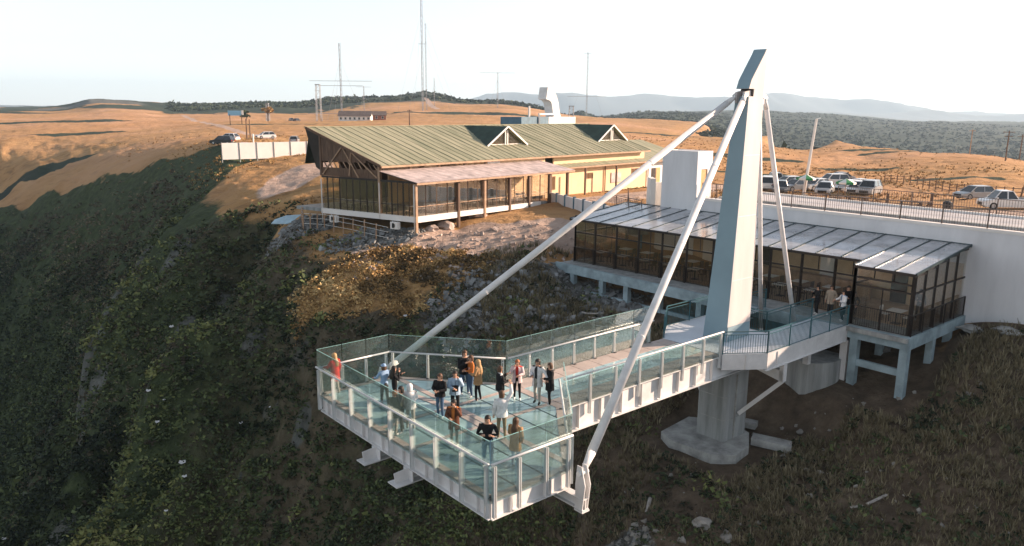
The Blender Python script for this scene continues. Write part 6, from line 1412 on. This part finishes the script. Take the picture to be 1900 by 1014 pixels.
# weathered trunk and planks on the slope
def log(p, q, r, label, m, bend=.0):
    mb = MB(); n = 7; rings = []
    d = q-p; sdv = d.cross(Vector((0, 0, 1))).normalized()
    for i in range(n):
        f = i/(n-1); c = p.lerp(q, f)+sdv*bend*math.sin(f*3.1); rr_ = r*(1-.5*f)*(1+.15*math.sin(i*2.3)); rings.append([tuple(c+sdv*rr_*math.cos(a)+Vector((0, 0, 1))*rr_*math.sin(a)) for a in np.linspace(0, 2*math.pi, 9)[:-1]])
    mb.loft(rings); return root_mesh(mb, 'log', m, label, 'log', smooth=True)
M_drift = mat('bleached_wood', (.48, .44, .40), .8, var=.3, scale=4, bump=.3)
a = atY(1145, 1012, 28); b = atY(1205, 938, 31.5); a.z = gz(a.x, a.y)+.15; b.z = gz(b.x, b.y)+.2
log(a, b, .16, 'bleached fallen trunk lying downhill at the bottom of the picture', M_drift, .25)
for (p0, p1, Y0, Y1, lab) in (((1578, 945), (1600, 942), 30, 30.1, 'short bleached plank left of the longer one on the slope'), ((1608, 941), (1643, 937), 30.2, 30.6, 'long bleached plank on the slope at the lower right')):
    a = atY(*p0, Y0); b = atY(*p1, Y1); a.z = gz(a.x, a.y)+.1; b.z = gz(b.x, b.y)+.1; mb = MB(); mb.bar(a, b, .12, .04); root_mesh(mb, 'plank', M_drift, lab, 'plank', 'bleached planks')
for i, (p0, p1) in enumerate((((1080, 560), (1120, 585)), ((1090, 590), (1150, 600)), ((1085, 600), (1130, 575)))):
    a = atY(*p0, 49-i*.8); b = atY(*p1, 48-i*.8); a.z = gz(a.x, a.y)+.2; b.z = gz(b.x, b.y)+.25
    log(a, b, .07, ('crooked pale branch behind the first pavilion column', 'crooked pale branch leaning on the second pavilion column', 'thin pale branch crossing the others under the pavilion')[i], M_drift, .3)
# scraps of paper and sheeting caught on the ravine slope
M_scrap = mat('white_scrap', (.55, .56, .58), .6, var=.05)
for i, (px, py, Y, s_c, lab) in enumerate(((337, 858, 47, .45, 'largest white scrap caught on the green slope'), (342, 884, 46, .28, 'white scrap just below the largest one'), (291, 783, 50.5, .32, 'narrow white scrap at the left of the green slope'), (318, 606, 74, .4, 'white scrap high on the middle spur'),
        (316, 627, 73, .3, 'thin white scrap below the one on the middle spur'), (304, 742, 52, .2, 'small white scrap above the narrow one'), (447, 785, 50.5, .25, 'white scrap right of the middle of the green slope'), (500, 755, 51, .15, 'tiny white scrap near the platform\'s left corner'),
        (308, 948, 44, .22, 'white scrap low on the green slope'), (8, 1000, 80, .5, 'white scrap at the lower left edge'), (275, 725, 54, .3, 'pale scrap where the green spur meets the shade'), (752, 586, 50, .22, 'white scrap in the dark scrub above the platform'))):
    q = atY(px, py, Y); d = (q-Vector((0, 0, 11))).normalized()
    # set it where the line of sight meets the ground
    lo = Vector((0, 0, 11)); t = 18.0
    while t < 140:
        p = lo+d*t
        if p.z < gz(p.x, p.y)+.35: break
        t += .4
    p = lo+d*(t-.4); rn = random.Random(i); mb = MB(); s = s_c*.6
    pts = [Vector((p.x+s*(x+rn.uniform(-.2, .2)), p.y+s*y*.5, p.z+s*(z+rn.uniform(-.15, .15)))) for x, y, z in ((-1, 0, -.2), (-.1, -.3, -.4), (1, 0, .0), (.8, .5, .6), (0, .2, .35), (-.7, .4, .5))]
    mb.add(pts+[v+Vector((0, .02, -.02)) for v in pts], [(0, 1, 4, 5), (1, 2, 3, 4), (11, 10, 7, 6), (10, 9, 8, 7), (0, 5, 11, 6), (2, 8, 9, 3)]); root_mesh(mb, 'paper_scrap', M_scrap, lab, 'litter', 'white scraps on the ravine slope')
mb = MB(); q = atY(533, 398, 73); g = gz(q.x, q.y); 
mb.add([Vector((q.x+x, q.y+y, g+z)) for x, y, z in ((-1.4, -.6, .1), (.2, -.9, .15), (1.5, -.3, .5), (1.2, .7, .8), (-.3, .6, .7), (-1.3, .2, .35))]+[Vector((q.x+x, q.y+y, g+z-.08)) for x, y, z in ((-1.4, -.6, .1), (.2, -.9, .15), (1.5, -.3, .5), (1.2, .7, .8), (-.3, .6, .7), (-1.3, .2, .35))], [(0, 1, 4, 5), (1, 2, 3, 4), (11, 10, 7, 6), (10, 9, 8, 7), (0, 6, 7, 1), (1, 7, 8, 2)])
root_mesh(mb, 'tarpaulin', mat('pale_blue_tarp', (.42, .58, .66), .6, var=.15), 'crumpled pale blue tarpaulin beside the wire fence below the gable', 'tarpaulin')
# trees and bushes one can tell apart
def tree(px, py, Y, h, cr, label, m, seed, trunk=True, name='tree', per=420, leaf=.2, grp=None):
    q = atY(px, py, Y); g = gz(q.x, q.y); t = thing(name, label, 'tree' if name == 'tree' else 'bush', (q.x, q.y, g), grp); rn = random.Random(seed)
    if trunk:
        mb = MB(); mb.tube((q.x, q.y, g-.3), (q.x+.1, q.y, g+h*.55), .05*h, 8, .025*h); mb.build('trunk', M_bark, t)
        for k in range(4): a = k*1.6+seed; mb = MB(); mb.tube((q.x+.06, q.y, g+h*(.35+.05*k)), (q.x+math.cos(a)*cr*.6, q.y+math.sin(a)*cr*.6, g+h*(.6+.08*k)), .02*h, 6, .008*h); mb.build('limb', M_bark, t)
    cs = [(rn.uniform(-1, 1)*cr*.65, rn.uniform(-1, 1)*cr*.65, h*rn.uniform(.45 if trunk else .15, .85)) for _ in range(7)]; ss_ = [(cr*rn.uniform(.35, .6),)*2+(h*rn.uniform(.14, .25),) for _ in range(7)]
    v = leafy(cs, ss_, per//7, leaf, seed); me = quad_mesh('crown', v, m, {'tone': np.clip(np.repeat(np.random.default_rng(seed).normal(.45, .15, len(v)//4), 4), 0, 1)})
    o = bpy.data.objects.new('crown', me); C.objects.link(o); o.parent = t; return t
tree(1335, 366, 60, 3.2, 1.7, 'dark leafy bush on the terrace side right of the stair house', M_shrub, 4, True, 'tree', 900, .16)
tree(1318, 372, 58, 1.6, 1.0, 'small dark bush at the right corner of the stair house', M_shrub, 5, False, 'bush', 350, .12)
tree(497, 216, 400, 8, 3.2, 'yellow-green tree on the meadow left of the hall roof', M_goldl, 6, True, 'tree', 700, .6)
tree(457, 216, 420, 6, 3.5, 'dark round tree behind the blue billboard', M_shrub, 7, True, 'tree', 600, .6)
# far wooded belt: clumps of crowns over the ridges and the hollow on the right
def f_far(x, y, z):
    r = np.hypot(x, y); px, py = px_of(x, y, z); 
    return np.clip(((px > 1180)*(z < -4)*(r > 220)+(r > 700)*(px > 250)*(fbm(x/60, y/60, 4, 81) > -.25)*((x > 200) | (r > 830)))*1.0, 0, 1)
M_farw = leaf_mat('far_tree_leaves', [(0, (.006, .012, .008)), (.4, (.018, .030, .018)), (.7, (.040, .058, .030)), (1, (.08, .09, .045))])
foliage('far_woodland', 26000, f_far, 700, 9, 1.1, .55, M_farw, lambda x, y, z: .45+.4*fbm(x/60, y/60, 3, 7), rmin=220, rmax=2300, a0=-24, a1=37)
